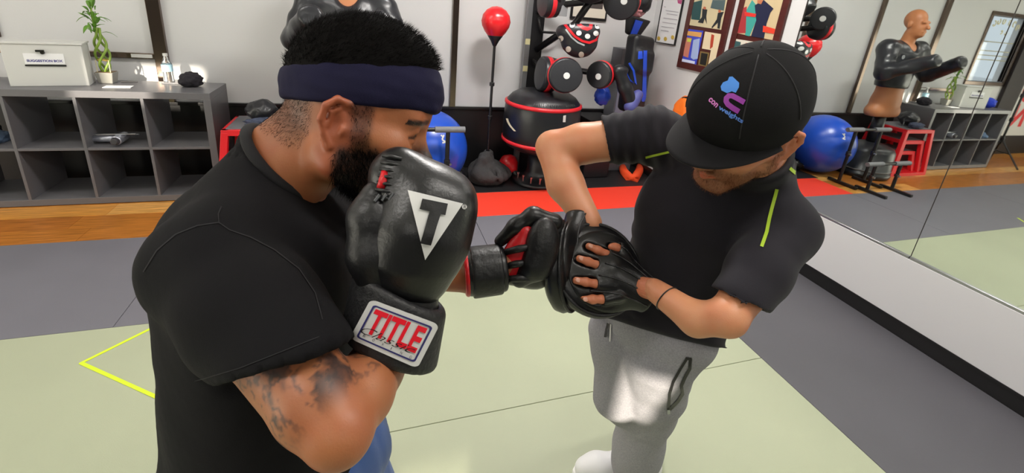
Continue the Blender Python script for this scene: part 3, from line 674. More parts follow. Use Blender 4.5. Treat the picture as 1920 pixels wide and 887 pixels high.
# exercise ball
ec = V(0.47, 3.63, 0.33); er = 0.335
eb = thing('exercise_ball', 'large glossy blue exercise ball by the black lower wall', 'ball', (ec[0], ec[1], 0))
bl = MB().ell(ec, (er, er, er), nu=48, nv=28); bvh_ball = bvh_of([np.array(p) for p in bl.v], bl.f)
bl.build('ball', mat('ball_blue', '#1f52c8', 0.28, spec=0.6), eb, smooth=True)
def ring_text(): return None
tp = on_y(826, 263, 3.40); vw = nrm(tp-ec); Xt = nrm(np.cross((0, 0, 1), vw)); Yt = np.cross(vw, Xt)
mk = MB()
for k_, (a, b_) in enumerate([((-0.014, 0.03), (0.004, 0.008)), ((0.012, 0.028), (-0.012, -0.008)), ((-0.012, -0.008), (0.016, -0.03)), ((0.016, -0.03), (-0.014, -0.034))]):
    d = nrm(V(b_[0]-a[0], b_[1]-a[1])); pn = V(-d[1], d[0])*0.006
    f_ = drape((np.array([V(*a)-pn, V(*b_)-pn, V(*b_)+pn, V(*a)+pn]), [(0, 1, 2, 3)]), ec+vw*er, Xt, Yt, bvh_ball, 0.002, cell=0.02); mk.add(f_.v, f_.f)
mk.build('printed_mark', M_white, eb)

# dip bars: two black parallel bar frames with grey foam grips
M_grip = mat('grey_foam', '#77787c', 0.6, bump=0.2, bscale=200); M_bar = mat('bar_black', '#18181a', 0.35)
def dipbar(x0, x1, y, h, lab):
    t = thing('dip_bar', lab, 'dip bars', ((x0+x1)/2, y, 0), 'parallel dip bars'); X0, X1 = x0, x1
    MB().cyl((x0-0.10, y, h), (x1+0.10, y, h), 0.016, n=14).build('top_bar', M_metal if False else M_bar, t, smooth=False)
    MB().cyl((x0-0.13, y, h), (x0+0.10, y, h), 0.024, n=18).build('grip', M_grip, t, bevel=0.003); MB().cyl((x1-0.10, y, h), (x1+0.13, y, h), 0.024, n=18).build('grip', M_grip, t, bevel=0.003)
    for x in (x0, x1):
        MB().cyl((x, y, 0.02), (x, y, h), 0.017, n=14).build('upright', M_bar, t)
        MB().cyl((x, y, h*0.52), (x, y, h*0.60), 0.024, n=14).build('collar', M_bar, t, bevel=0.002)
        MB().cyl((x+0.02, y-0.022, h*0.56), (x+0.02, y-0.045, h*0.56), 0.010, n=10).build('knob', M_metal, t)
        MB().b2((x-0.018, y-0.20, 0), (x+0.018, y+0.12, 0.03)).build('foot_bar', M_bar, t, bevel=0.004)
gp = on_y(855, 243, 3.24)
dipbar(gp[0]-0.44, gp[0]-0.06, 3.24, gp[2], 'black dip bar frame with grey grips, the nearer of the pair before the blue ball')
dipbar(gp[0]-0.52, gp[0]-0.14, 2.99, gp[2]-0.30, 'low black bar frame in front of the training dummy base')

# reflex bag on a pole
rx, ry = 1.02, 3.70
rb = thing('reflex_bag', 'red reflex ball on black pole by the white wall panel', 'speed bag', (rx, ry, 0))
M_redv = mat('red_vinyl', '#e8222a', 0.25, spec=0.6)
c = on_y(930, 40, ry); c[0] = c[0]; tilt = nrm(c-V(rx, ry, 0))
MB().lathe([(-0.165, 0.026), (-0.12, 0.058), (-0.085, 0.088), (-0.04, 0.113), (0.0, 0.121), (0.05, 0.110), (0.09, 0.079), (0.112, 0.04), (0.119, 0.0)], c, tilt, 36).build('ball', M_redv, rb, smooth=True)
MB().lathe([(-0.20, 0.014), (-0.19, 0.019), (-0.155, 0.037), (-0.118, 0.0635), (-0.112, 0.0640), (-0.111, 0.055)], c, tilt, 24).build('neck_cuff', M_plastic, rb, smooth=True)
L_ = np.linalg.norm(c-V(rx, ry, 0))
MB().cyl(V(rx, ry, 0.02), V(rx, ry, 0)+tilt*(L_-0.18), 0.012, n=12).build('pole', M_plastic, rb)
for f_, r_ in ((0.63, 0.022), (0.42, 0.02)): MB().cyl(V(rx, ry, 0)+tilt*(L_*f_-0.015), V(rx, ry, 0)+tilt*(L_*f_+0.015), r_, n=14).build('clamp', M_plastic, rb, bevel=0.002)
MB().lathe([(0, 0.05), (0.02, 0.055), (0.03, 0.03)], (rx, ry, 0), (0, 0, 1), 24).build('base', M_plastic, rb, smooth=True)
# cloth cover over the base, heaped glove beside
v = Vol((rx-0.32, ry-0.33, -0.0), (rx+0.32, ry+0.2, 0.36), 0.010)
v.ell((rx+0.01, ry-0.03, 0.08), (0.195, 0.20, 0.10), 0.03).cone((rx-0.02, ry-0.05, 0.10), (rx, ry-0.01, 0.25), 0.13, 0.05, 0.05).cone((rx-0.11, ry-0.09, 0.10), (rx-0.05, ry-0.07, 0.22), 0.07, 0.055, 0.03)
v.cone((rx+0.02, ry-0.16, 0.17), (rx+0.05, ry-0.2, 0.05), 0.02, 0.02, 0.03, 's').cut((0, 0, 0.004), (0, 0, -1))
v.cone((rx, ry, -0.1), (rx, ry, 0.5), 0.016, 0.016, 0.004, 's')
vs, q = v.mesh(); n_ = normals(vs, q); vs = vs+n_*(fnoise(vs*V(1.3, 1.3, 0.6), 22, 8)*0.010)[:, None]; vs[:, 2] = np.maximum(vs[:, 2], 0.002)
tag(np_obj('sandbag_cover', vs, q, mat('charcoal_cloth', '#3b3a3b', 0.9, bump=0.4, bscale=90)), 'charcoal cloth cover draped over the reflex ball base', 'cover')
gc = on_floor(858, 338, 0.05)
blob('black_glove', (gc[0]-0.02, gc[1]+0.1, 0.075), (0.10, 0.085, 0.07), M_gear, 'black glove heaped left of the charcoal cloth cover', 'glove', 0.25, 41, 6, floor=0.002)
t = tag(MB().box((gc[0]-0.05, gc[1]+0.005, 0.09), (0.05, 0.012, 0.03), tuple(basis((0.3, -0.2, 1)))).build('wrist_tag', M_white), 'white wrist tag on the black glove by the cloth cover', 'tag')
# small red bag on the floor
rc = V(1.262, 3.80, 0.105)
sr = thing('speed_bag', 'small red speed bag lying on the black rubber mat', 'speed bag', (rc[0], rc[1], 0))
axd = nrm(V(0.35, -0.75, -0.55))
MB().lathe([(-0.10, 0.0), (-0.095, 0.03), (-0.06, 0.078), (-0.02, 0.095), (0.03, 0.085), (0.08, 0.05), (0.105, 0.03)], rc, axd, 30).build('bladder', M_redv, sr, smooth=True)
MB().lathe([(0.088, 0.036), (0.115, 0.030), (0.135, 0.016), (0.15, 0.012)], rc, axd, 18).build('neck_cuff', M_plastic, sr, smooth=True)
MB().cyl(rc+axd*0.148, rc+axd*0.175, 0.007, n=10).build('swivel', M_metal, sr)

tp_ = V(-2.90, 3.62, 0); tr_ = thing('tripod_stand', 'black tripod stand beyond the cube shelf, seen in the mirror', 'tripod', tp_)
MB().cyl(tp_+V(0, 0, 0.30), tp_+V(0, 0, 1.75), 0.013, n=10).build('pole', M_plastic, tr_)
for z in (0.34, 0.62, 0.95): MB().cyl(tp_+V(0, 0, z), tp_+V(0, 0, z+0.05), 0.022, n=12).build('collar', M_plastic, tr_, bevel=0.002)
for k in range(3):
    a = 0.5+k*2.094; e_ = tp_+V(math.cos(a)*0.28, math.sin(a)*0.28, 0.012)
    MB().tube([tp_+V(0, 0, 0.36), e_], 0.011, 8).build('leg', M_plastic, tr_); MB().tube([tp_+V(0, 0, 0.20), (tp_+V(0, 0, 0.36)+e_)/2], 0.007, 6).build('brace', M_plastic, tr_)
# ------------------------------------------------------------------ punch bags, striking tower and hanging gear in the corner
M_bagv = mat('bag_vinyl', '#1a1a1f', 0.34, bump=0.06, bscale=30); M_redb = mat('red_band', '#d3202b', 0.35)
bc_ = V(1.452, 3.56, 0)
bag = thing('punch_bag', 'wide black freestanding punch bag with two red bands', 'punch bag', bc_)
prof = [(0.335, 0.155), (0.345, 0.232), (0.38, 0.30), (0.42, 0.331), (0.51, 0.340), (0.63, 0.338), (0.725, 0.333), (0.78, 0.319), (0.825, 0.28), (0.858, 0.222), (0.873, 0.145), (0.876, 0.0)]
MB().lathe(prof, bc_, (0, 0, 1), 48).build('bag_body', M_bagv, bag, smooth=True)
for z, r_ in ((0.760, 0.329), (0.435, 0.336)):
    MB().lathe([(z-0.016, r_-0.004), (z-0.010, r_+0.009), (z+0.010, r_+0.008), (z+0.018, r_-0.012)], bc_, (0, 0, 1), 48, False).build('red_band', M_redb, bag, smooth=True)
mb = MB()
for k in range(26):
    a = -2.2+k*0.05; c = bc_+V(math.cos(a)*0.314, math.sin(a)*0.314, 0.790); mb.tube([c, c+V(-math.cos(a)*0.018, -math.sin(a)*0.018, 0.016)], 0.003, 5)
mb.build('lacing', M_bagv, bag)
MB().lathe([(0, 0.235), (0.02, 0.24), (0.035, 0.225), (0.05, 0.13), (0.12, 0.10), (0.345, 0.10)], bc_+V(0.04, 0.07, 0), (0, 0, 1), 40).build('base', M_plastic, bag, smooth=True)
for k in range(8):
    a = -math.pi/2+(k-3.5)*0.42; c = bc_+V(0.04+math.cos(a)*0.195, 0.07+math.sin(a)*0.195, 0.03)
    MB().cyl(c, c+V(0, 0, 0.06), 0.008, n=8).lathe([(0.055, 0.014), (0.07, 0.014)], c, (0, 0, 1), 8).build('bolt', M_metal, bag)
bvb = bvh_of([np.array(p) for o_ in [bag.children[0]] for p in [np.array(v_.co)+bc_ for v_ in o_.data.vertices]], [tuple(p.vertices) for p in bag.children[0].data.polygons])
strip_ = lambda pts, wpx: onto((np.array([(p[0], p[1]-wpx/2) for p in pts]+[(p[0], p[1]+wpx/2) for p in pts]), [(i, i+1, len(pts)+i+1, len(pts)+i) for i in range(len(pts)-1)]), lambda x, y: (x, y), bvb, 0.002, 6)
q1 = [(951, 222), (953, 229), (957, 236), (962, 242), (966, 246)]
onto((np.array([(p[0]-2, p[1]) for p in q1]+[(p[0]+2, p[1]) for p in q1]), [(i, i+1, 5+i+1, 5+i) for i in range(4)]), lambda x, y: (x, y), bvb, 0.002, 6).build('swoosh_print', mat('print_cream', '#e6dcc0', 0.5), bag)
onto(poly([(1056, 217), (1061, 216), (1060, 229), (1055, 229)]), lambda x, y: (x, y), bvb, 0.002, 6).build('panel_print', mat('print_pale', '#d6cfcc', 0.5), bag)

# striking tower: upright post with round pads and a curved body pad
tw = thing('striking_tower', 'tall striking tower with round black red-edged pads behind the punch bag', 'training machine', (1.47, 3.93, 0))
M_padv = mat('pad_black', '#202126', 0.36, bump=0.06, bscale=40); M_padface = mat('pad_face', '#28292e', 0.45, bump=0.08, bscale=60); M_dot = mat('dot_white', '#dedede', 0.4)
MB().b2((1.40, 3.90, 0.0), (1.52, 4.0, 2.4)).build('post', M_plastic, tw, bevel=0.006)
MB().b2((1.345, 3.885, 0.0), (1.395, 3.93, 2.4)).build('side_rail', mat('rail_grey', '#8b8b8e', 0.4, 0.6), tw, bevel=0.004)
MB().b2((1.3, 3.905, 0), (1.6, 4.02, 0.06)).build('foot_plate', M_plastic, tw, bevel=0.006)
for z in (0.98, 1.22): MB().b2((1.348, 3.882, z), (1.392, 3.886, z+0.05)).build('rail_label', mat('label_straw', '#cfc79a', 0.6), tw)
h_ = on_y(1016, 60, 3.86); mb = MB(); mb.tube([h_+V(-0.045, 0, 0.12), h_+V(-0.02, 0, 0.03), h_, h_+V(0.09, 0, 0.0), h_+V(0.14, 0.03, 0)], 0.011, 8); mb.build('hook', M_plastic, tw, smooth=True)
def rpad(u, v, y, r, n, th, name='round_pad', red=True, dot=None, anchor=None, c=None):
    c = on_y(u, v, y) if c is None else c; n = nrm(n); X_, Y2, Z2 = basis(n)
    o1 = MB().lathe([(-th, 0.0), (-th, r*0.86), (-th*0.93, r*0.97), (-th*0.5, r), (-0.02, r), (-0.006, r*0.97), (0, r*0.90), (0.004, r*0.5), (0.005, 0.0)], c, n, 40, False).build(name, M_padv, tw, smooth=True)
    MB().lathe([(0.001, r*0.90), (0.006, r*0.5), (0.007, 0.0)], c, n, 40, False).build('pad_face', M_padface, o1, smooth=True)
    if red: MB().lathe([(-th*0.62, r*1.0), (-th*0.60, r*1.02), (-th*0.34, r*1.02), (-th*0.32, r*1.0)], c, n, 40, False).build('red_stripe', M_redb, o1, smooth=True)
    if dot is not None: MB().cyl(c+n*0.005+X_*dot[0]+Y2*dot[1], c+n*0.011+X_*dot[0]+Y2*dot[1], 0.026, n=20).build('white_dot', M_dot, o1)
    a = V(*(anchor or (1.46, 3.9, c[2]))); MB().cyl(c-n*th*0.9, a, 0.026, n=12).build('arm', M_plastic, tw)
    return c
tv = lambda u, v: nrm(-ray(u, v))
def facing(u, v, right, up): t_ = tv(u, v); e_ = nrm(CR-t_*(CR@t_)); g_ = np.cross(t_, e_); g_ = g_ if g_@CU > 0 else -g_; return t_+e_*right+g_*up
rpad(1012, 138, 3.52, 0.146, facing(1022, 138, -2.6, 0.3), 0.13, anchor=(1.45, 3.88, 1.08))
rpad(1062, 142, 3.27, 0.140, facing(1062, 142, 0.25, -0.05), 0.11, dot=(0.0, 0.0))
rpad(1121, 141, 3.36, 0.116, facing(1121, 141, -0.55, -0.10), 0.11, dot=(0.01, -0.01))
rpad(1163, 6, 3.30, 0.144, facing(1163, 6, -0.25, -0.35), 0.12, dot=(0.03, 0.02), anchor=(1.47, 3.92, 1.55))
rpad(1017, 4, 3.36, 0.112, facing(1017, 4, -2.2, 0.1), 0.12, anchor=(1.46, 3.92, 1.5))
rpad(0, 0, 3.3, 0.105, V(0.80, -0.60, -0.05), 0.09, red=False, anchor=(1.46, 3.92, 1.62), c=V(1.42, 3.30, 1.665), dot=(0.0, 0.0))
rpad(1108, -14, 3.34, 0.14, facing(1108, -14, 0.1, -1.2), 0.14, red=False, anchor=(1.46, 3.92, 1.6))
rpad(1250, -40, 3.3, 0.12, (-0.3, -1, -0.1), 0.1, red=False, anchor=(1.47, 3.92, 1.7)) if False else None
MB().tube([(1.47, 3.9, 1.18), on_y(1078, 45, 3.62), on_y(1105, 5, 3.50)], 0.03, 10).build('brace', M_plastic, tw, smooth=True)
p_ = on_y(1056, 20, 3.74); MB().box(p_, (0.075, 0.02, 0.09)).build('spec_plate', mat('plate_grey', '#a3a3a6', 0.4), tw, bevel=0.003)
# body pad: rounded wedge with white dots and a red horseshoe
c = on_y(1083, 72, 3.28); t_ = tv(1083, 72); e_ = nrm(CR-t_*(CR@t_)); g_ = np.cross(t_, e_); g_ = g_ if g_@CU > 0 else -g_
FB = Frame(c, e_, g_, t_)
v = Vol(c-0.30, c+0.30, 0.006)
v.ell(FB(0.0, 0.05, -0.05), (0.174, 0.094, 0.11), 0.02, ax=FB.M).ell(FB(0.015, -0.04, -0.05), (0.142, 0.095, 0.095), 0.05, ax=FB.M).ell(FB(0.02, -0.095, -0.06), (0.08, 0.048, 0.066), 0.05, ax=FB.M)
v.cut(FB(0, 0.111, 0), g_*1.0+t_*-0.1, 0.02)
bpv, bpq = v.mesh(2); bp = np_obj('body_pad', bpv, bpq, M_padv, tw); bbp = bvh_of(bpv, bpq)
def disc_px(u, v, rx, ry, bvh, m, par, nm='white_dot', lift=0.003):
    return onto(poly([(u+rx*math.cos(a), v+ry*math.sin(a)) for a in np.linspace(0, 2*math.pi, 21)[:-1]]), lambda x, y: (x, y), bvh, lift, 6).build(nm, m, par)
for u, v_ in ((1073, 47.5), (1085.5, 62), (1101.5, 68), (1117, 62.5), (1120, 49.5)): disc_px(u, v_, 5, 4.8, bbp, M_dot, bp)
for u, v_ in ((1052, 72), (1066, 92), (1090, 102)): disc_px(u, v_, 5, 5.5, bbp, mat('dot_cream', '#d8cfc4', 0.5), bp)
def band_px(pts, wpx, bvh, m, par, nm, lift=0.003):
    P2 = [np.array(p, float) for p in pts]; L_, R2 = [], []
    for i, p in enumerate(P2):
        d = P2[min(i+1, len(P2)-1)]-P2[max(i-1, 0)]; d /= np.linalg.norm(d); n = np.array([-d[1], d[0]]); L_.append(p+n*wpx/2); R2.append(p-n*wpx/2)
    n = len(P2); return onto((np.array(L_+R2), [(i, i+1, n+i+1, n+i) for i in range(n-1)]), lambda x, y: (x, y), bvh, lift, 5).build(nm, m, par, smooth=True)
band_px([(1082, 41), (1086, 47), (1093, 52), (1101, 54.5), (1107, 52), (1108, 46), (1107, 41)], 6.5, bbp, M_redb, bp, 'red_horseshoe')
band_px([(1048, 41), (1058, 45), (1066, 54), (1078, 68), (1092, 77), (1105, 80), (1117, 75), (1124, 66)], 4.5, bbp, M_redb, bp, 'red_piping')
band_px([(1061, 55), (1072, 70), (1084, 80), (1096, 85)], 3, bbp, mat('piping_grey', '#a9adb0', 0.4), bp, 'grey_piping', 0.002)

# framed sheet behind the tower, grey upright cabinet, kick shield and gear
pf = thing('framed_sheet', 'black framed white sheet on the back wall behind the tower', 'picture', (1.40, WY, 1.1))
x0, x1 = on_y(1068, 30, WY)[0], on_y(1136, 30, WY)[0]; zb = on_y(1128, 40, WY)[2]
MB().b2((x0, WY-0.02, zb), (x1, WY-0.001, zb+0.5)).build('frame', M_black, pf, bevel=0.002)
MB().b2((x0+0.02, WY-0.022, zb+0.025), (x1-0.02, WY-0.019, zb+0.475)).build('sheet', mat('sheet_cream', '#ddd6c8', 0.5), pf)
MB().b2((x0+0.13, WY-0.024, zb+0.11), (x1-0.06, WY-0.021, zb+0.16)).build('print_block', mat('print_dark', '#4a4342', 0.6), pf)
cb = thing('locker', 'tall narrow grey locker in the corner behind the blue shield', 'locker', (2.44, 3.86, 0))
MB().b2((2.31, 3.82, 0), (2.62, 4.01, 1.24)).build('body', mat('locker_grey', '#5d5e64', 0.5), cb, bevel=0.004)
MB().b2((2.325, 3.812, 0.55), (2.605, 3.822, 0.98)).build('door_panel', mat('locker_pale', '#83869a', 0.45), cb, bevel=0.003)
M_ks = mat('shield_black', '#17181d', 0.4, bump=0.1, bscale=50); M_bl = mat('gear_blue', '#1f48c4', 0.4)
ks = thing('kick_shield', 'tall black kick shield with blue side panels leaning in the corner', 'kick shield', (2.50, 3.45, 0.55))
c = on_y(1192, 140, 3.42); ux = nrm(V(1, 0.15, 0)); uz = nrm(V(0.10, 0.05, 1)); uy = np.cross(uz, ux)
v = Vol(c-0.42, c+0.42, 0.008); v.box(c, (0.115, 0.07, 0.33), 0.04, 0.01, ax=(ux, uy, uz)).box(c-uy*0.05+uz*0.12, (0.10, 0.05, 0.10), 0.04, 0.03, ax=(ux, uy, uz))
kv, kq = v.mesh(2); np_obj('shield_body', kv, kq, M_ks, ks); bks = bvh_of(kv, kq)
for ps, nm in (([(1197, 96), (1204, 96), (1205, 110), (1196, 111)], 'blue_patch'), ([(1206, 95), (1213, 95), (1211, 192), (1203, 190), (1205, 140)], 'blue_panel')): onto(poly(ps), lambda x, y: (x, y), bks, 0.003, 8).build(nm, M_bl, ks, smooth=True)
band_px([(1172, 130), (1180, 150), (1192, 158), (1188, 132), (1180, 118)], 4, bks, M_bl, ks, 'blue_trim')
g2 = on_y(1186, 50, 3.6); sc_ = tag(MB().prism([(-0.10, 0.10), (0.16, 0.06), (0.05, -0.10), (-0.08, -0.06)], g2, (1, 0.1, 0), (0, 0, 1), 0.05).build('arm_pad', M_ks, bevel=0.015), 'black arm pad with blue patch hung above the kick shield', 'pad')
MB().prism([(-0.02, 0.06), (0.06, 0.05), (0.01, -0.08), (-0.05, -0.07)], g2+V(0, -0.055, 0), (1, 0.1, 0), (0, 0, 1), 0.008).build('blue_patch', M_bl, sc_)
blob('pink_glove', on_y(1196, 16, 3.66), (0.085, 0.07, 0.075), mat('glove_pink', '#c98a8f', 0.5), 'pale pink glove behind the uppermost round pad', 'glove', 0.18, 51, 6)
blob('black_hand_pad', on_y(1206, 2, 3.62), (0.08, 0.06, 0.11), M_ks, 'black hand pad above the pale pink glove', 'pad', 0.15, 52, 6)
lo_ = on_y(1130, 180, 3.52)
bgv = blob('blue_glove', lo_, (0.075, 0.06, 0.085), M_bl, 'royal blue glove hanging under the lower round pad', 'glove', 0.16, 53, 6)
t = thing('shin_guard', 'black shin guard with a violet-blue foot part beside the kick shield', 'shin guard', on_y(1175, 170, 3.30))
v = Vol(on_y(1175, 170, 3.28)-0.32, on_y(1175, 170, 3.28)+0.32, 0.008); v.chain([on_y(1160, 133, 3.30), on_y(1172, 165, 3.28), on_y(1182, 192, 3.26)], [0.050, 0.060, 0.055], 0.02).ell(on_y(1166, 131, 3.30), (0.06, 0.05, 0.035), 0.02)
np_obj('shin_pad', *v.mesh(2), M_ks, t)
v = Vol(on_y(1188, 190, 3.25)-0.2, on_y(1188, 190, 3.25)+0.2, 0.008); v.chain([on_y(1196, 178, 3.27), on_y(1182, 200, 3.24)], [0.045, 0.055], 0.02); np_obj('foot_pad', *v.mesh(2), mat('foot_violet', '#4a4c8c', 0.55), t)
st_ = thing('gear_stand', 'low black gear stand in the corner under the gloves and guards', 'stand', (2.12, 3.8, 0))
MB().b2((1.98, 3.64, 0.0), (2.26, 3.98, 0.56)).build('cabinet', M_plastic, st_, bevel=0.01); MB().b2((1.97, 3.63, 0.56), (2.27, 3.99, 0.585)).build('top', M_rub, st_, bevel=0.004)
# orange band, white box and blue band on the rubber mat
M_or = mat('orange_cloth', '#ff5420', 0.7, bump=0.3, bscale=50)
o_ = lambda u, v, z=0.03: on_floor(u, v, z)
mb = MB(); mb.tube([o_(1164, 307), o_(1170, 322), o_(1180, 333), o_(1190, 335), o_(1198, 322), o_(1201, 308)], [0.035, 0.042, 0.045, 0.045, 0.042, 0.036], 12); tag(mb.build('orange_strap', M_or, None, True), 'bright orange strap in a U on the black rubber mat', 'strap')
q = o_(1193, 305, 0); tag(MB().box(q+V(0.02, 0.06, 0.055), (0.14, 0.10, 0.11), tuple(basis((0.1, 0, 1)))).build('white_box', M_white, bevel=0.004), 'small white box behind the orange strap', 'box')
q = o_(1158, 310, 0.03); blob('blue_wrap', q+V(-0.03, 0.03, 0.0), (0.05, 0.06, 0.035), M_bl, 'dark blue wrap left of the orange strap', 'wrap', 0.2, 61, floor=0.002)
# orange bag and black handle by the right wall
q = on_x(1285, 203, 2.62); og = blob('orange_bag', q-V(0, 0, 0.06), (0.07, 0.13, 0.16), mat('bag_orange', '#f0741f', 0.55), 'orange bag hung low on the right wall under the frames', 'bag', 0.12, 71, 5)
mb = MB(); mb.tube([q+V(0, 0.07, 0.02), q+V(-0.02, 0.03, 0.085), q+V(-0.02, -0.03, 0.10)], 0.010, 8); mb.build('carry_strap', M_plastic, og).location = (0, 0, 0)
q = on_x(1318, 162, 2.70); tag(MB().tube([q+V(0, 0, 0), V(q[0]-0.01, q[1]+0.02, 0.0)], 0.012, 10).build('bar_handle', M_plastic), 'thin black bar standing by the right wall behind the cap', 'bar')

# pictures on the right wall
def wall_rect(u, v): p = on_x(u, v, WX); return p[1], p[2]
def frame(y0, y1, z0, z1, border, m, lab, th=0.022, cat='picture'):
    t = thing('picture_frame', lab, cat, (WX, (y0+y1)/2, z0))
    mb = MB(); xf = WX+0.006-th
    mb.b2((xf, y0, z0), (WX+0.005, y0+border, z1)).b2((xf, y1-border, z0), (WX+0.005, y1, z1)).b2((xf, y0+border, z0), (WX+0.005, y1-border, z0+border)).b2((xf, y0+border, z1-border), (WX+0.005, y1-border, z1))
    mb.build('frame', m, t, bevel=0.002); MB().b2((WX-0.006, y0+border, z0+border), (WX+0.004, y1-border, z1-border)).build('backing', m, t)
    return t
M_maho = mat('mahogany', '#4a1c18', 0.35, var=0.2, scale=12, stretch=(1, 1, 6)); M_photo = {c: mat('photo_'+c.strip('#'), c, 0.35) for c in ()}
def ph(t, quad, col, nm='photo', lift=0.010):                   # a print (flat) laid in its frame at the pixels' place on the wall
    pts = [on_x(u, v, WX-lift) for u, v in quad]; return MB().prism([(p[1], p[2]) for p in pts], (WX-lift, 0, 0), (0, 1, 0), (0, 0, 1), 0.0012).build(nm, mat('print_'+col.strip('#'), col, 0.35), t)
y1, z1 = wall_rect(1229.9, 79.4); y0, _ = wall_rect(1265.9, 86.8)
ct = frame(y0, y1, z1, z1+0.52, 0.008, M_black, 'white certificate with three gold seals on the right wall', cat='certificate'); MB().b2((WX-0.008, y0+0.006, z1+0.006), (WX, y1-0.006, z1+0.514)).build('paper', M_paper, ct)
for u, v in ((1235, 72), (1247.5, 73), (1261, 70)): ph(ct, [(u+3*math.cos(a), v+4*math.sin(a)) for a in np.linspace(0, 2*math.pi, 13)[:-1]], '#c9a83c', 'gold_seal')
ph(ct, [(1270, 0), (1279, 0), (1277, 8), (1271, 6)], '#b8487e', 'pink_seal')
for k, (u, v, L) in enumerate([(1245, 12, 3), (1248, 19, 24), (1250, 25, 20), (1244, 33, 26), (1242, 41, 26), (1240, 49, 24), (1239, 56, 14)]): ph(ct, [(u, v), (u+L, v+L*0.14), (u+L, v+L*0.14+1.2), (u, v+1.2)], '#a9a4ad', 'text_line')
y1, z1 = wall_rect(1270.8, 125.3); y0, _ = wall_rect(1352, 119)
f1 = frame(y0, y1, z1, z1+0.95, 0.055, M_maho, 'mahogany frame of boxing photographs with a small brass plaque')
ph(f1, [(1307, -36), (1371, -36), (1352, 56), (1292, 47)], '#cdbf9c'); ph(f1, [(1298, 5), (1317, 0), (1312, 38), (1296, 36)], '#1f4a4c', 'dark_window', 0.012)
ph(f1, [(1336, 0), (1360, 0), (1357, 20), (1332, 15)], '#4d5f62', 'dark_window', 0.012)
for pts in ([(1317, 16), (1326, 18), (1324, 30), (1325, 45), (1321, 34), (1318, 44), (1315, 43), (1308, 42), (1316, 32)], [(1346, 24), (1357, 22), (1352, 34), (1349, 54), (1345, 53), (1346, 42), (1335, 53), (1334, 51), (1344, 36)]): ph(f1, pts, '#23272b', 'figure_print', 0.0135)
for u, v in ((1321, 15), (1349, 21)): ph(f1, [(u+2.6*math.cos(a), v+2.8*math.sin(a)) for a in np.linspace(0, 6.28, 11)[:-1]], '#b8674a', 'head_print', 0.0145)
ph(f1, [(1290, 54), (1319, 58), (1305, 122), (1277, 116)], '#3c49c4', 'poster_print'); ph(f1, [(1289, 58), (1316, 61), (1314, 70), (1287, 66)], '#d9a25c', 'title_print', 0.012); ph(f1, [(1285, 70), (1297, 71), (1290, 108), (1281, 105)], '#c77a68', 'figure_print', 0.012); ph(f1, [(1300, 75), (1312, 72), (1308, 110), (1300, 112), (1295, 108)], '#9fb2dc', 'figure_print', 0.0125); ph(f1, [(1289, 72), (1297, 73), (1295, 79), (1288, 78)], '#c9d24a', 'spot_print', 0.0135); ph(f1, [(1279, 110), (1303, 115), (1302, 120), (1278, 115)], '#cfd6f2', 'caption_print', 0.0125)
ph(f1, [(1322, 59), (1352, 64), (1339, 131), (1326, 129), (1333, 94), (1316, 91)], '#e0cfae'); ph(f1, [(1334, 64), (1339, 66), (1336, 88), (1331, 92), (1332, 78)], '#b0402c', 'figure_print', 0.012)
ph(f1, [(1313, 96), (1330, 99), (1325, 126), (1309, 123)], '#7f6a3e', 'plaque'); ph(f1, [(1315, 99), (1327, 101), (1323, 123), (1312, 120)], '#1c1a17', 'plaque_face', 0.012)
y0, z_ = wall_rect(1461.8, 83); y1, _ = wall_rect(1366, 100)
f2 = frame(y0, y1, z_-0.36, z_+0.62, 0.055, M_maho, 'mahogany frame of photographs nearest the mirror')
ph(f2, [(1400, -40), (1479, -40), (1452, 76), (1380, 62)], '#c8b48e'); ph(f2, [(1398, 22), (1410, 0), (1420, 12), (1419, 36), (1405, 68), (1397, 66)], '#3f9b93', 'bag_print', 0.012)
ph(f2, [(1386, 18), (1400, 12), (1398, 62), (1381, 62)], '#a5363a', 'red_print', 0.0122); ph(f2, [(1396, 22), (1418, 26), (1416, 32), (1396, 30)], '#d8352f', 'glove_print', 0.0145)
ph(f2, [(1415, 10), (1432, 0), (1450, 16), (1444, 24), (1437, 44), (1432, 72), (1408, 68), (1418, 38)], '#1f2440', 'figure_print', 0.0135); ph(f2, [(1420, 0), (1431, 0), (1427, 8), (1420, 6)], '#b8714f', 'head_print', 0.0155); ph(f2, [(1431, 48), (1456, 55), (1454, 64), (1430, 60)], '#d8402c', 'ring_print', 0.0145)
ph(f2, [(1374, 72), (1450, 84), (1444, 112), (1366, 104)], '#d8d2c4'); ph(f2, [(1376, 76), (1389, 79), (1384, 104), (1371, 103)], '#3a5a5c', 'dark_window', 0.012); ph(f2, [(1398, 80), (1406, 81), (1404, 86), (1397, 85)], '#c98a78', 'head_print', 0.012)
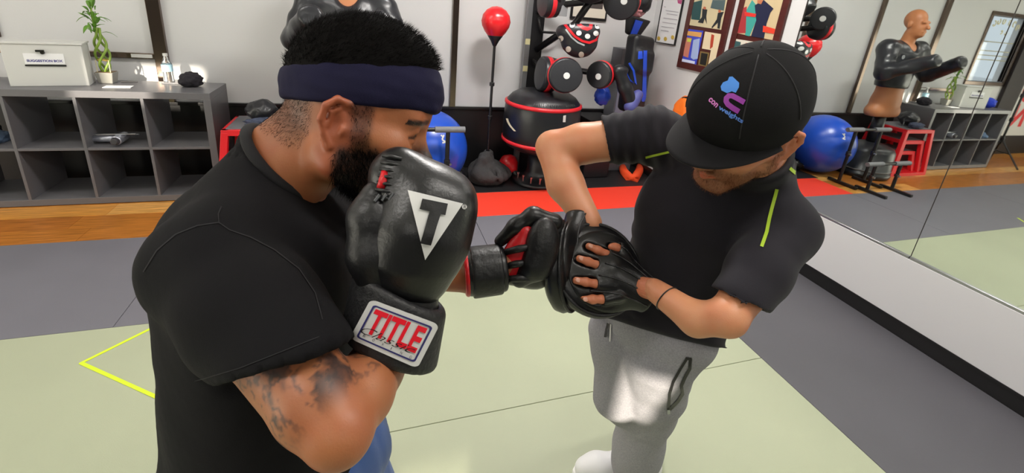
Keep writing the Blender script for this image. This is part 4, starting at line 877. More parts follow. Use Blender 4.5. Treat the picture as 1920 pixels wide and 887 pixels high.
# ------------------------------------------------------------------ people: shared materials
def skin_mat(name, base, red, dark, rough=0.45):
    m = bpy.data.materials.new(name); m.use_nodes = True; nt = m.node_tree; b = nt.nodes['Principled BSDF']; N = nt.nodes.new
    tc = N('ShaderNodeTexCoord'); n1 = N('ShaderNodeTexNoise'); n1.inputs['Scale'].default_value = 22; n1.inputs['Detail'].default_value = 5; nt.links.new(tc.outputs['Object'], n1.inputs[0])
    mr = N('ShaderNodeMapRange'); mr.inputs[1].default_value = 0.35; mr.inputs[2].default_value = 0.7; nt.links.new(n1.outputs[0], mr.inputs[0])
    def mix(fac, a, bb):
        x = N('ShaderNodeMix'); x.data_type = 'RGBA'
        if isinstance(fac, float): x.inputs[0].default_value = fac
        else: nt.links.new(fac, x.inputs[0])
        for sock, val in ((6, a), (7, bb)):
            if isinstance(val, tuple): x.inputs[sock].default_value = val
            else: nt.links.new(val, x.inputs[sock])
        return x.outputs[2]
    c = mix(mr.outputs[0], lin(base), tuple(0.65*p+0.35*q for p, q in zip(lin(base), lin(red))))
    def attr(nm):
        a = N('ShaderNodeAttribute'); a.attribute_name = nm; return a.outputs['Fac']
    n2 = N('ShaderNodeTexNoise'); n2.inputs['Scale'].default_value = 420; n2.inputs['Detail'].default_value = 3; nt.links.new(tc.outputs['Object'], n2.inputs[0])
    c = mix(attr('red'), c, lin(red))
    mul = N('ShaderNodeMath'); mul.operation = 'MULTIPLY'; ad = N('ShaderNodeMath'); ad.operation = 'MULTIPLY_ADD'; ad.inputs[1].default_value = 1.2; ad.inputs[2].default_value = 0.42; ad.use_clamp = True
    nt.links.new(n2.outputs[0], ad.inputs[0]); nt.links.new(attr('hair'), mul.inputs[0]); nt.links.new(ad.outputs[0], mul.inputs[1])
    c = mix(mul.outputs[0], c, lin(dark)); c = mix(attr('ink'), c, lin('#2b2526'))
    c = mix(attr('white'), c, lin('#d9cfc6')); c = mix(attr('iris'), c, lin('#1c120d'))
    nt.links.new(c, b.inputs['Base Color']); b.inputs['Roughness'].default_value = rough
    b.inputs['Subsurface Weight'].default_value = 0.12; b.inputs['Subsurface Radius'].default_value = (0.012, 0.005, 0.003); b.inputs['Subsurface Scale'].default_value = 0.6
    bp = N('ShaderNodeBump'); bp.inputs['Strength'].default_value = 0.12; bp.inputs['Distance'].default_value = 0.002; nt.links.new(n2.outputs[0], bp.inputs['Height']); nt.links.new(bp.outputs[0], b.inputs['Normal'])
    return m
def cloth_mat(name, col, rough=0.85, weave=900, var=0.12, sheen=0.15, bump=0.15):
    m = mat(name, col, rough, var=var, scale=7, bump=bump, bscale=weave, spec=0.25, sheen=sheen); return m
M_leather = mat('black_leather', '#131315', 0.34, spec=0.55, bump=0.06, bscale=260)
M_leather2 = mat('black_leather_matt', '#161618', 0.42, spec=0.5, bump=0.15, bscale=90)
M_redlea = mat('red_leather', '#c4161f', 0.35, bump=0.1, bscale=90)
def sm(x, a, b): t = np.clip((x-a)/(b-a), 0, 1); return t*t*(3-2*t)

# ------------------------------------------------------------------ man in the navy headband
r0 = nrm(ray(650, 220)); eR = nrm(CR-r0*(CR@r0)); eU = np.cross(eR, r0); eU = eU if eU@CU > 0 else -eU
a_ = math.radians(17); yawA = math.radians(15)
eRy = nrm(eR*math.cos(yawA)-r0*math.sin(yawA)); r0y = nrm(r0*math.cos(yawA)+eR*math.sin(yawA))
fA = nrm(eRy*math.cos(a_)-eU*math.sin(a_)); uA = nrm(eU*math.cos(a_)+eRy*math.sin(a_)); xA = np.cross(fA, uA)
HA = Frame(at(617, 234, 0.580)+r0y*0.076+fA*0.015, xA, fA, uA)
manA = thing('person', 'bearded man in navy headband and black t-shirt guarding with a boxing glove', 'person', (-0.12, 0.60, 0))
M_skinA = skin_mat('skin_tan', '#a86a44', '#a04c32', '#1d1512')
hv = head_vol(neck=((0.0, -0.030, -0.03), (0, -0.092, -0.120)), neck_r=(0.056, 0.060), jaw=1.06)
hv.cone((0.0, -0.06, -0.01), (0, -0.105, -0.075), 0.040, 0.042, 0.02)
hvs, hq = hv.mesh(1)
def face_attrs(L, dark_beard=1.0, low=0.0):
    x, y, z = np.abs(L[:, 0]), L[:, 1], L[:, 2]
    iris = (np.hypot(x-0.032, z-0.0145) < 0.0055)*(y > 0.086); dd = np.sqrt((x-0.032)**2+(y-0.078)**2+(z-0.014)**2)
    white = (dd < 0.0132)*(y > 0.08)*(1-iris); white[z > 0.0195] = 0; white[z < 0.0085] = 0
    red = sm(np.hypot(x-0.0, (z+0.054)*2.0), 0.026, 0.016)*(y > 0.085)+0.6*sm(x, 0.071, 0.080)*(np.abs(y+0.008) < 0.04)*(z < 0.05)
    return iris.astype(float), white.astype(float), np.clip(red, 0, 1)
iris, white, red = face_attrs(hvs); X_, Y_, Z_ = np.abs(hvs[:, 0]), hvs[:, 1], hvs[:, 2]
nz = fnoise(hvs, 120, 3)*0.0025
beard = sm(-0.018-Z_+0.25*(Y_-0.02)+nz, -0.012, 0.014)*sm(Y_+0.1*(Z_+0.05), -0.004, 0.012)*sm(-0.135-Z_, 0.02, -0.01)
beard *= 1-sm(np.hypot(X_, (Z_+0.054)*1.8), 0.024, 0.018)*(Y_ > 0.088)
must = sm(np.hypot(X_*0.6, Z_+0.039), 0.014, 0.009)*(Y_ > 0.088); beard = np.maximum(beard, must)
beard *= 1-sm(Y_-0.045+0.9*(Z_+0.04), 0.02, 0.045)*(X_ > 0.03)
burn = sm(np.abs(Y_-0.026+0.15*Z_+nz), 0.020, 0.006)*sm(Z_, -0.045, -0.03)*(X_ > 0.05)*0.72
brow = sm(np.abs(Z_-0.036+0.15*(X_-0.03)**1), 0.0055, 0.003)*(Y_ > 0.072)*(X_ > 0.012)*(X_ < 0.056)
nape = sm(-Y_, 0.035, 0.065)*sm(Z_+0.2*(Y_+0.09), -0.055, -0.005)*0.62; scalp = sm(Z_-0.055+0.3*(0.09-Y_)*0, -0.004, 0.004)*(Y_ < 0.085)+0*Z_
scalp2 = sm(Z_, 0.02, 0.03)*sm(-Y_, 0.02, 0.03)
hairA = np.clip(np.maximum.reduce([beard*0.97, burn, brow, nape, scalp, scalp2]), 0, 1)
HB = HA.out(hvs)
# limbs and trunk (one skin), then the tattooed arm
shA, elA, wrA = at(405, 495, 0.53), at(630, 800, 0.425), at(742, 622, 0.54)
midA = at(703, 692, 0.505)
shA2, elA2, wrA2 = V(-0.06, 0.86, 1.15), V(0.00, 0.90, 0.955), at(888, 522, 0.93)
chA, blA, hipA = at(505, 545, 0.665), at(505, 740, 0.69), at(512, 905, 0.72)
latA = nrm(shA2-shA)
bv = Vol((-0.42, 0.18, 0.0), (0.36, 1.02, 1.36), 0.006)
fist = at(778, 430, 0.545)
av = Vol(np.minimum(np.minimum(shA, elA), wrA)-0.09, np.maximum(np.maximum(np.maximum(shA, elA), wrA), fist)+0.09, 0.0032)
av.chain([shA, shA+(elA-shA)*0.45, elA-(elA-shA)*0.12], [0.050, 0.049, 0.041], 0.01).cone(elA-(elA-shA)*0.12, elA+nrm(elA-shA)*0.002, 0.041, 0.033, 0.01)
fa = nrm(midA-elA)
av.chain([elA+fa*0.0, elA+fa*0.045, midA, wrA], [0.033, 0.036, 0.032, 0.029], 0.007).cone(elA+nrm(elA-shA)*0.010-fa*0.004, elA+nrm(elA-shA)*0.010, 0.024, 0.024, 0.012)
av.chain([wrA, fist-(fist-wrA)*0.35], [0.030, 0.034], 0.02).ell(fist-(fist-wrA)*0.25, (0.038, 0.035, 0.04), 0.02)
bv.chain([shA2, elA2], [0.056, 0.044], 0.02).chain([elA2, elA2+(wrA2-elA2)*0.3, wrA2], [0.042, 0.044, 0.030], 0.02).cone(wrA2, at(985, 480, 0.955), 0.028, 0.034, 0.015)
bv.ell(chA, (0.10, 0.15, 0.16), 0.03).ell(blA, (0.105, 0.135, 0.16), 0.05).cone(hipA-latA*0.07, hipA+latA*0.07, 0.11, 0.11, 0.05)
bv.cone(shA, at(535, 370, 0.67), 0.042, 0.045, 0.02).cone(shA2, at(535, 370, 0.67), 0.042, 0.045, 0.02).cone(chA, at(535, 360, 0.67), 0.09, 0.05, 0.03)
hips = {}
for nm, off, kn, an in (('r', -0.08, V(-0.20, 0.44, 0.44), V(-0.36, 0.36, 0.09)), ('l', 0.08, V(-0.03, 0.72, 0.45), V(-0.20, 0.68, 0.09))):
    hp = hipA+latA*off; hips[nm] = (hp, kn, an)
    bv.chain([hp, kn, kn+(an-kn)*0.35, an], [0.088, 0.056, 0.056, 0.038], 0.025).cone(an, an+V(0.10, -0.03, -0.05), 0.035, 0.03, 0.02)
bvs, bq = join_np(av.mesh(2), bv.mesh(2))
allv, allq = join_np((HB, hq), (bvs, bq)); nb = len(bvs)
# tattoo: pigment on the upper arm, in arm coordinates
ua = nrm(elA-shA); tt = (bvs-shA)@ua; rel = bvs-shA-tt[:, None]*ua; vw_ = nrm(-ray(520, 700)); s1 = nrm(vw_-ua*(vw_@ua)); s2 = np.cross(ua, s1)
ang = np.arctan2(rel@s2, rel@s1); dist = np.linalg.norm(rel, axis=1); La = np.linalg.norm(elA-shA)
onarm = (dist < 0.085)*(tt > 0.02)*(tt < La*1.02)
tn = tt/La; w1 = fnoise(np.stack([tt*0.55, ang*0.05, 0*tt], 1), 85, 21); w2 = fnoise(np.stack([tt*0.6, ang*0.05, 0*tt], 1), 150, 22)
pat = np.clip(sm(w1, 0.0, 0.6)*0.72+sm(np.abs(w2), 0.22, 0.04)*0.6+0.12, 0, 0.93)
ink = np.where(onarm, pat*sm(tn, 1.02, 0.90)*sm(tn, 0.35, 0.5)*sm(np.abs(ang), 2.3, 1.7), 0)
z0 = np.zeros(nb)
at_ = lambda h_, b_: np.concatenate([h_, b_])
white *= 0; hairA = np.maximum(hairA, sm(np.abs(Z_-0.0125+0.1*(X_-0.03)), 0.0035, 0.001)*(X_ > 0.017)*(X_ < 0.049)*(Y_ > 0.068))
np_obj('body', allv, allq, M_skinA, manA, {'hair': at_(hairA, z0), 'iris': at_(iris, z0), 'white': at_(white, z0), 'red': at_(red, z0), 'ink': at_(np.zeros(len(HB)), ink)})
M_hairA = mat('hair_black', '#0b0908', 0.85, spec=0.12)
# hair: a short shell above the band plus spiky strands
v = Vol((-0.11, -0.14, 0.0), (0.11, 0.13, 0.18), 0.003)
v.ell((0, -0.008, 0.060), (0.083, 0.107, 0.101), 0.01).ell((0, 0.020, 0.105), (0.058, 0.068, 0.046), 0.03).cut((0, 0, 0.080), (0, 0.31, -1))
sv, sq_ = v.mesh(1); sn = normals(sv, sq_); sv = sv+sn*(fnoise(sv, 60, 4)*0.0012)[:, None]
hair_shell = np_obj('hair', HA.out(sv), sq_, M_hairA, manA)
R_ = np.random.RandomState(5); top = np.where(sv[:, 2] > 0.088+0.31*sv[:, 1])[0]; pk = R_.choice(top, 9000)
strands(HA.out(sv[pk]+R_.normal(size=(9000, 3))*0.001), sn[pk]@HA.M, HA.M[2]*0.35+HA.M[1]*0.5, 0.012, 0.0004, M_hairA, 'hair_strands', manA, 6, 0.22)['kind'] = 'stuff'
hn = normals(hvs, hq); cb = np.where((nape > 0.12) & (hvs[:, 2] < 0.03))[0]; pk = R_.choice(cb, 7000)
strands(HA.out(hvs[pk]+R_.normal(size=(7000, 3))*0.0012), hn[pk]@HA.M, -HA.M[2]*0.9-HA.M[1]*0.1, 0.0042, 0.0002, M_hairA, 'nape_hair', manA, 19, 0.25)['kind'] = 'stuff'
cb = np.where(burn > 0.35)[0]; pk = R_.choice(cb, 1400)
strands(HA.out(hvs[pk]+R_.normal(size=(1400, 3))*0.0012), hn[pk]@HA.M, -HA.M[2]*1.0+HA.M[1]*0.2, 0.006, 0.00028, M_hairA, 'sideburn', manA, 9, 0.3)['kind'] = 'stuff'
cand = np.where((beard > 0.5) & (Z_ < 0.02) & ((Y_ < 0.082) | (Z_ < -0.06)))[0]; pk = R_.choice(cand, 5200)
strands(HA.out(hvs[pk]+R_.normal(size=(5200, 3))*0.0012), hn[pk]@HA.M, -HA.M[2]*0.9+HA.M[1]*0.3, 0.016, 0.00035, M_hairA, 'beard', manA, 8)['kind'] = 'stuff'
# headband
v = Vol((-0.115, -0.14, -0.02), (0.115, 0.14, 0.16), 0.003)
v.ell((0, -0.006, 0.052), (0.084, 0.111, 0.105), 0.01).ell((0, 0.03, 0.07), (0.066, 0.078, 0.06), 0.03)
v.cut((0, 0, 0.031), (0, 0.205, -1), 0.006).cut((0, 0, 0.090), (0, -0.31, 1), 0.006)
v.cone((-0.05, 0.098, 0.052), (0.03, 0.105, 0.058), 0.004, 0.004, 0.006)
v.ell((0.0, -0.100, 0.042), (0.03, 0.012, 0.018), 0.01)
sv, sq_ = v.mesh(1); sn = normals(sv, sq_); sv = sv+sn*(fnoise(sv*V(1, 0.6, 2.2), 55, 14)*0.0012)[:, None]
np_obj('headband', HA.out(sv), sq_, cloth_mat('navy_cloth_band', '#141230', 0.85, sheen=0.0), manA)['label'] = 'navy cloth headband'
# t-shirt
v = Vol((-0.40, 0.22, 0.66), (0.20, 1.05, 1.42), 0.006)
nk = at(522, 370, 0.665)
v.ell(chA, (0.128, 0.175, 0.19), 0.03).ell(blA, (0.135, 0.16, 0.20), 0.06).cone(hipA-latA*0.06+V(0, 0, 0.03), hipA+latA*0.06+V(0, 0, 0.03), 0.128, 0.128, 0.04)
v.ell(at(425, 480, 0.63), (0.085, 0.10, 0.105), 0.04)
v.cone(shA, nk, 0.072, 0.066, 0.03).cone(shA2, nk, 0.07, 0.066, 0.05).cone(chA, nk, 0.11, 0.075, 0.04)
v.cut((0, 0, 0.775), (0, 0, -1), 0.006)
hemc = shA+(elA-shA)*0.655
v.chain([shA, shA+(hemc-shA)*0.5, shA+(elA-shA)*0.88], [0.078, 0.068, 0.0595], 0.02)
v.chain([shA2, shA2+(elA2-shA2)*0.65], [0.075, 0.065], 0.03)
hd_ = nrm(at(605, 640, 0.452)-at(375, 725, 0.470)); rh_ = nrm(ray(490, 683)); hn_ = nrm(np.cross(hd_, rh_)); hn_ = hn_*np.sign(hn_@(elA-shA)); hd_ = nrm(np.cross(rh_, hn_)); ht = np.cross(hn_, hd_)
v.box(hemc+hn_*0.12, (0.175, 0.102, 0.12), 0, 0.003, 's', (hd_, ht, hn_))
v.cone(shA+(elA-shA)*0.55, elA, 0.052, 0.050, 0.003, 's')
nkd = nrm(HA(0, -0.03, -0.03)-HA(0, -0.092, -0.120)); M_ = HA(0, -0.083, -0.080); nkx = HA.M[0]; nky = np.cross(nkd, nkx)
v.cone(M_+nkd*0.012, at(520, 372, 0.655), 0.0735, 0.076, 0.02)
v.box(M_+nkd*0.08, (0.13, 0.13, 0.08), 0, 0.012, 's', (nkx, nky, nkd)).cone(M_-nkd*0.010, M_+nkd*0.05, 0.0615, 0.0635, 0.004, 's')
vs, q = v.mesh(2); n_ = normals(vs, q)
ax_ = nrm(elA-shA)
fold = fnoise(vs*V(1.0, 1.0, 0.55), 13, 33)*0.006+fnoise(vs, 40, 35)*0.0012
vs = vs+n_*fold[:, None]
M_shirtA = cloth_mat('black_cotton', '#0f0e11', 0.95, sheen=0.0)
sA = np_obj('t_shirt', vs, q, M_shirtA, manA)
MB().tube([M_-nkd*0.001+nkx*0.066*math.cos(t)+nky*0.066*math.sin(t) for t in np.linspace(0, 2*math.pi, 49)[:-1]], 0.0075, 10, True).build('collar', mat('collar_black', '#121114', 0.9), sA, smooth=True)
hm = MB(); pts = [at(u_, v_, d_)+V(0, -0.004, 0) for u_, v_, d_ in ()]
bsA = bvh_of(vs, q)
def seam_px(pts, wpx, bvh, lift, m, par, nm):
    P2 = [np.array(p, float) for p in pts]; L_, R2 = [], []
    for i, p in enumerate(P2):
        d = P2[min(i+1, len(P2)-1)]-P2[max(i-1, 0)]; d /= np.linalg.norm(d); n = np.array([-d[1], d[0]]); L_.append(p+n*wpx/2); R2.append(p-n*wpx/2)
    n = len(P2); return onto((np.array(L_+R2), [(i, i+1, n+i+1, n+i) for i in range(n-1)]), lambda x, y: (x, y), bvh, lift, 10).build(nm, m, par, smooth=True)
M_seam = mat('shirt_seam', '#1d1c1f', 0.9)
seam_px([(415, 388), (409, 402), (410, 418), (430, 432), (470, 446), (515, 470), (560, 505), (590, 550), (604, 600)], 2.2, bsA, 0.001, M_seam, sA, 'armhole_seam')
seam_px([(409, 418), (370, 424), (330, 440), (295, 470), (270, 510)], 2.2, bsA, 0.001, M_seam, sA, 'armhole_seam')
seam_px([(366, 714), (450, 690), (540, 655), (598, 632)], 1.6, bsA, 0.001, M_seam, sA, 'hem_stitch')
# shorts, shoes
v = Vol((-0.45, 0.25, 0.30), (0.25, 1.05, 0.95), 0.009)
v.cone(hipA-latA*0.06, hipA+latA*0.06, 0.112, 0.112, 0.03)
for nm, (hp, kn, an) in hips.items(): v.chain([hp, hp+(kn-hp)*0.9], [0.115, 0.095], 0.03)
for nm, (hp, kn, an) in hips.items(): v.box(kn, (0.11, 0.11, 0.05), 0, 0.003, 's', tuple(basis(kn-hp)))
fwdA = nrm(V(CR[0], CR[1], 0)); v.cone(hipA+fwdA*0.035-latA*0.03+V(0, 0, -0.01), hipA+fwdA*0.035+latA*0.09+V(0, 0, -0.01), 0.115, 0.115, 0.03).cone(hipA+fwdA*0.06+latA*0.03+V(0, 0, 0.05), hipA+fwdA*0.07+latA*0.06, 0.085, 0.085, 0.03)
vs, q = v.mesh(2); n_ = normals(vs, q); vs = vs+n_*(fnoise(vs*V(1.4, 1.4, 0.4), 16, 44)*0.008)[:, None]
np_obj('shorts', vs, q, cloth_mat('blue_shorts', '#33528c', 0.6), manA)
M_shoe = mat('shoe_white', '#e4e4e6', 0.5); M_sole = mat('sole_white', '#f2f2f0', 0.6)
def shoe(an, yaw, parent, lab=None):
    d = V(math.cos(yaw), math.sin(yaw), 0); s = V(-d[1], d[0], 0); o = V(an[0], an[1], 0)-d*0.03; U = V(0, 0, 1); F_ = Frame(o, d, s, U)
    v = Vol((-0.10, -0.075, 0.0), (0.26, 0.075, 0.16), 0.005)
    v.chain([(-0.03, 0, 0.055), (0.06, 0, 0.055), (0.16, 0.005, 0.045), (0.20, 0.006, 0.04)], [0.040, 0.042, 0.043, 0.034], 0.03).chain([(-0.01, 0, 0.06), (-0.0, 0, 0.115)], [0.042, 0.040], 0.03).cut((0, 0, 0.022), (0, 0, -1)).cone((0.0, 0, 0.10), (0, 0, 0.20), 0.036, 0.036, 0.004, 's')
    vs, q = v.mesh(1); o1 = np_obj('shoe', F_.out(vs), q, M_shoe, parent)
    sole = [(-0.075, -0.02), (-0.06, -0.038), (0.0, -0.043), (0.10, -0.045), (0.17, -0.05), (0.215, -0.035), (0.24, 0.0), (0.225, 0.035), (0.17, 0.052), (0.10, 0.046), (0.0, 0.043), (-0.06, 0.038), (-0.075, 0.02)]
    MB().prism(sole, F_(0, 0, 0.001), d, s, 0.026).build('sole', M_sole, o1, bevel=0.005)
    ey = MB()
    for k in range(4):
        c = F_(0.055+0.028*k, 0, 0.1015-0.011*k); ey.tube([c-s*0.024-U*0.008, c, c+s*0.024-U*0.008], 0.003, 6)
    ey.build('laces', mat('lace_white', '#fafafa', 0.7), o1)
    return o1
for nm, (hp, kn, an) in hips.items(): shoe(an, -0.3 if nm == 'r' else 0.1, manA)

# ------------------------------------------------------------------ his right glove, close to the camera
wc, tc_ = at(748, 612, 0.532), at(800, 300, 0.548)
gZ = nrm(tc_-wc); vr = nrm(-ray(770, 450)); gY = nrm(vr-gZ*(vr@gZ)); gX = np.cross(gZ, gY)          # x to image right, y to the camera, z to the knuckles (left-handed: faces are flipped)
G = Frame(wc, gX, gY, gZ)
gl = thing('boxing_glove', 'black boxing glove with white triangle emblem held up before the bearded face', 'glove', wc)
v = Vol((-0.13, -0.09, -0.09), (0.13, 0.10, 0.26), 0.0035)
v.chain([(0.0, 0.0, 0.066), (0.001, 0.003, 0.082), (0.006, 0.004, 0.115), (0.009, 0.003, 0.140)], [0.046, 0.056, 0.061, 0.058], 0.012)
v.cone((-0.032, 0.006, 0.180), (0.026, 0.002, 0.150), 0.030, 0.042, 0.02).cone((-0.028, 0.004, 0.175), (-0.014, 0.0, 0.10), 0.030, 0.045, 0.02)
gv, gq = v.mesh(2); gn = normals(gv, gq); gv = gv+gn*(fnoise(gv, 28, 51)*0.0012)[:, None]
gq = gq[:, ::-1]; gsurf = G.out(gv); np_obj('padding', gsurf, gq, M_leather, gl)
v = Vol((-0.12, -0.08, -0.03), (0.0, 0.10, 0.24), 0.0035)
v.chain([(-0.030, 0.022, 0.050), (-0.044, 0.026, 0.085), (-0.050, 0.024, 0.125), (-0.048, 0.020, 0.150)], [0.022, 0.026, 0.026, 0.020], 0.012)
tv, tq = v.mesh(2); np_obj('thumb', G.out(tv), tq[:, ::-1], M_leather2, gl)
MB().tube([G(-0.045, 0.036, 0.160), G(-0.044, 0.038, 0.168), G(-0.043, 0.034, 0.180)], 0.0055, 8).build('red_lining', M_redlea, gl, smooth=True)
mb = MB()
for k in range(3): mb.tube([G(-0.048+0.007*k, 0.046, 0.146+0.002*k), G(-0.044+0.007*k, 0.047, 0.154+0.002*k)], 0.002, 6)
mb.build('stitching', M_metal, gl)
mb = MB()
for k in range(7):
    c = V(-0.040, 0.034+0.0015*k, 0.198-0.0078*k); mb.tube([G(*(c+V(-0.010, -0.003, 0))), G(*(c+V(0, 0.0025, 0))), G(*(c+V(0.012, 0.001, -0.001)))], 0.0022, 6)
mb.build('seam_pleats', M_leather2, gl, smooth=True)
# cuff and wrist strap
v = Vol((-0.12, -0.09, -0.08), (0.12, 0.10, 0.08), 0.0035)
v.cone((-0.008, 0.0, -0.052), (-0.002, 0.0, 0.045), 0.050, 0.044, 0.01).cone((0, 0, -0.12), (0, 0, -0.022), 0.043, 0.043, 0.004, 's').cut((0, 0, -0.035), (-0.30, 0, -1), 0.006)
cv, cq = v.mesh(2); np_obj('cuff', G.out(cv), cq[:, ::-1], M_leather2, gl)
v = Vol((-0.12, -0.09, -0.09), (0.12, 0.10, 0.08), 0.003)
v.cone((-0.008, 0.0, -0.065), (-0.004, 0.0, 0.06), 0.0600, 0.0585, 0.008).cut((-0.006, 0, -0.029), (-0.30, 0, -1), 0.010).cut((-0.006, 0, 0.048), (0.38, 0, 1), 0.008)
v.cone((-0.006, 0, -0.1), (-0.004, 0, 0.08), 0.049, 0.046, 0.002, 's')
sv, sq_ = v.mesh(2); sq_ = sq_[:, ::-1]; np_obj('wrist_strap', G.out(sv), sq_, mat('strap_black', '#1a1a1c', 0.5, bump=0.2, bscale=150), gl)
bg_ = bvh_of(gsurf, gq); bs_ = bvh_of(G.out(sv), sq_)
# white triangle with a black T, small registered mark
tri = onto(poly([(765, 357), (867, 382), (797, 487)]), lambda x, y: (x, y), bg_, 0.0012, 9)
M_print = mat('print_white', '#cfcfcd', 0.45); em = tri.build('triangle_emblem', M_print, gl, smooth=True)
T = [(792, 373), (838, 384), (834, 402), (824, 400), (807, 459), (789, 456), (806, 396), (794, 393), (790, 401), (784, 399)]
onto((np.array([(792, 374), (838, 383), (833, 404), (824.5, 402), (807, 459), (788, 455), (805, 397), (787, 393)], float), [(0, 1, 2, 7), (6, 3, 4, 5)]), lambda x, y: (x, y), bg_, 0.0032, 9).build('letter', M_leather2, em, smooth=True)
rg = MB(); cc = np.array([869.5, 388.0])
ring = [(cc+4.6*np.array([math.cos(t), math.sin(t)])) for t in np.linspace(0, 2*math.pi, 20)[:-1]]
onto(poly(ring), lambda x, y: (x, y), bg_, 0.0012, 4).build('registered_mark', M_print, gl)
onto((unit_text('R')[0], unit_text('R')[1]), quad_map([(867, 391), (872, 392), (873, 385), (868, 384)]), bg_, 0.002, 0.5).build('registered_letter', M_leather2, gl)
# wrist label
Q = quad_map([(658, 634), (781, 690), (822, 608), (697, 560)])
def rrect(x0, y0, x1, y1, r, n=5):
    out = []
    for cx, cy, a0 in ((x1-r, y0+r, -90), (x1-r, y1-r, 0), (x0+r, y1-r, 90), (x0+r, y0+r, 180)):
        out += [(cx+r*math.cos(math.radians(a0+90*k/n)), cy+r*math.sin(math.radians(a0+90*k/n))) for k in range(n+1)]
    return out
def ringpoly(outer, inner):
    n = len(outer); return np.array(outer+inner, float), [(i, (i+1) % n, n+(i+1) % n, n+i) for i in range(n)]
pl = onto(poly(rrect(0, 0, 1, 1, 0.10)), Q, bs_, 0.0018, 0.06).build('wrist_label', M_print, gl, smooth=True)
onto(ringpoly(rrect(0.075, 0.09, 0.925, 0.91, 0.05), rrect(0.10, 0.125, 0.90, 0.875, 0.04)), Q, bs_, 0.0026, 0.05).build('border_line', mat('label_navy', '#2a2a66', 0.5), pl)
tx = unit_text('TITLE', 0.035, 0.0, 1.05)
for nm, box_, word, m_, lift in (('lettering', (0.13, 0.27, 0.87, 0.84), 'TITLE', mat('label_red', '#e01228', 0.4), 0.003),):
    v_, f_ = unit_text(word, 0.03); onto((v_*V(box_[2]-box_[0], box_[3]-box_[1])+V(box_[0], box_[1]), f_), Q, bs_, lift, 0.05).build(nm, m_, pl)
v_, f_ = unit_text('Classic', -0.012, 0.5); onto((v_*V(0.76, 0.17)+V(0.09, 0.235), f_), Q, bs_, 0.0038, 0.05).build('script_lettering', mat('label_black', '#141214', 0.5), pl)
for k, ch in enumerate('BOXING'):
    v_, f_ = unit_text(ch); onto((v_*V(0.03 if ch != 'I' else 0.008, 0.06)+V(0.15+0.135*k, 0.165-0.006*k), f_), Q, bs_, 0.003, 0.05).build('small_letter', mat('label_black', '#141214', 0.5), pl)
# ------------------------------------------------------------------ man in the cap, holding the mitts
tB = nrm(-ray(1416, 216)); eB = nrm(CR-tB*(CR@tB)); gB = np.cross(tB, eB); gB = gB if gB@CU > 0 else -gB
mixB = lambda a, b, c: nrm(eB*a+gB*b+tB*c)
fB, uB = mixB(-0.60, -0.50, 0.60), mixB(0.10, 0.74, 0.67); xB = nrm(np.cross(fB, uB)); uB = np.cross(xB, fB)
HB2 = Frame(at(1397, 236, 0.82), xB, fB, uB)
manB = thing('person', 'man in black cap and dark t-shirt holding focus mitts, grey sweatpants', 'person', (0.66, 0.80, 0))
M_skinB = skin_mat('skin_fair', '#c98c66', '#c4684a', '#6b3d22')
hv = head_vol(neck=((0, -0.035, -0.05), (0, -0.06, -0.19)), neck_r=(0.056, 0.062)); hvs, hq = hv.mesh(1)
iris, white, red = face_attrs(hvs); X_, Y_, Z_ = np.abs(hvs[:, 0]), hvs[:, 1], hvs[:, 2]; nz = fnoise(hvs, 130, 4)*0.005
beard = sm(-0.050-Z_+0.35*(Y_-0.02)+nz, -0.014, 0.012)*sm(Y_, 0.0, 0.02)*sm(Z_, -0.125, -0.105)
beard = np.maximum(beard, sm(np.abs(Y_-0.016)+nz, 0.012, 0.005)*sm(Z_, -0.06, -0.045)*(X_ > 0.045)*0.7)
must = sm(np.hypot(X_*0.6, Z_+0.040), 0.014, 0.009)*(Y_ > 0.088); beard = np.maximum(beard, must)*(1-sm(np.hypot(X_, (Z_+0.054)*1.9), 0.024, 0.018)*(Y_ > 0.088))
brow = sm(np.abs(Z_-0.036), 0.0055, 0.003)*(Y_ > 0.072)*(X_ > 0.012)*(X_ < 0.056)
nape = sm(-Y_, 0.045, 0.075)*sm(Z_, -0.06, -0.02)*0.8; scalp = sm(Z_, 0.05, 0.06)
hairB = np.clip(np.maximum.reduce([beard*0.62, brow*0.8, nape, scalp]), 0, 1); HBw = HB2.out(hvs)

shR, elR, fmR, wrR = at(1222, 254, 1.08), at(1036, 276, 1.13), at(1060, 345, 1.09), at(1105, 418, 1.03)
shL, elL, fmL, wrL = at(1470, 430, 0.94), at(1364, 596, 0.82), at(1305, 598, 0.86), at(1226, 543, 0.915)
chB, blB, hipB, nkB = at(1322, 412, 1.06), at(1262, 545, 1.10), at(1235, 630, 1.13), at(1405, 325, 1.00)
latB = nrm(shL-shR); spB = nrm(nkB-hipB); frB = nrm(np.cross(latB, spB)); latT = np.cross(spB, frB); axB = (latT, frB, spB)
bv = Vol((0.15, 0.38, 0.0), (1.15, 1.40, 1.36), 0.006)
bv.chain([shR, elR+(shR-elR)*0.3, elR], [0.053, 0.051, 0.041], 0.012).chain([elR, fmR, wrR], [0.041, 0.045, 0.030], 0.014)
bv.chain([shL, elL+(shL-elL)*0.3, elL], [0.046, 0.040, 0.034], 0.012).chain([elL, fmL, wrL], [0.034, 0.033, 0.024], 0.012)
bv.ell(chB, (0.135, 0.095, 0.17), 0.03, ax=axB).ell(blB, (0.12, 0.095, 0.15), 0.04, ax=axB).cone(hipB-latT*0.04, hipB+latT*0.02, 0.065, 0.062, 0.02)
bv.cone(shR, nkB, 0.042, 0.05, 0.02).cone(shL, nkB, 0.042, 0.05, 0.02).cone(chB, nkB, 0.09, 0.05, 0.03)
hpl, knl, anl = at(1236, 664, 1.13), at(1216, 770, 1.34), at(1180, 900, 1.57)
hpr, knr = at(1168, 625, 1.19), at(1156, 742, 1.25); anr = on_floor(1212, 800, 0.09)
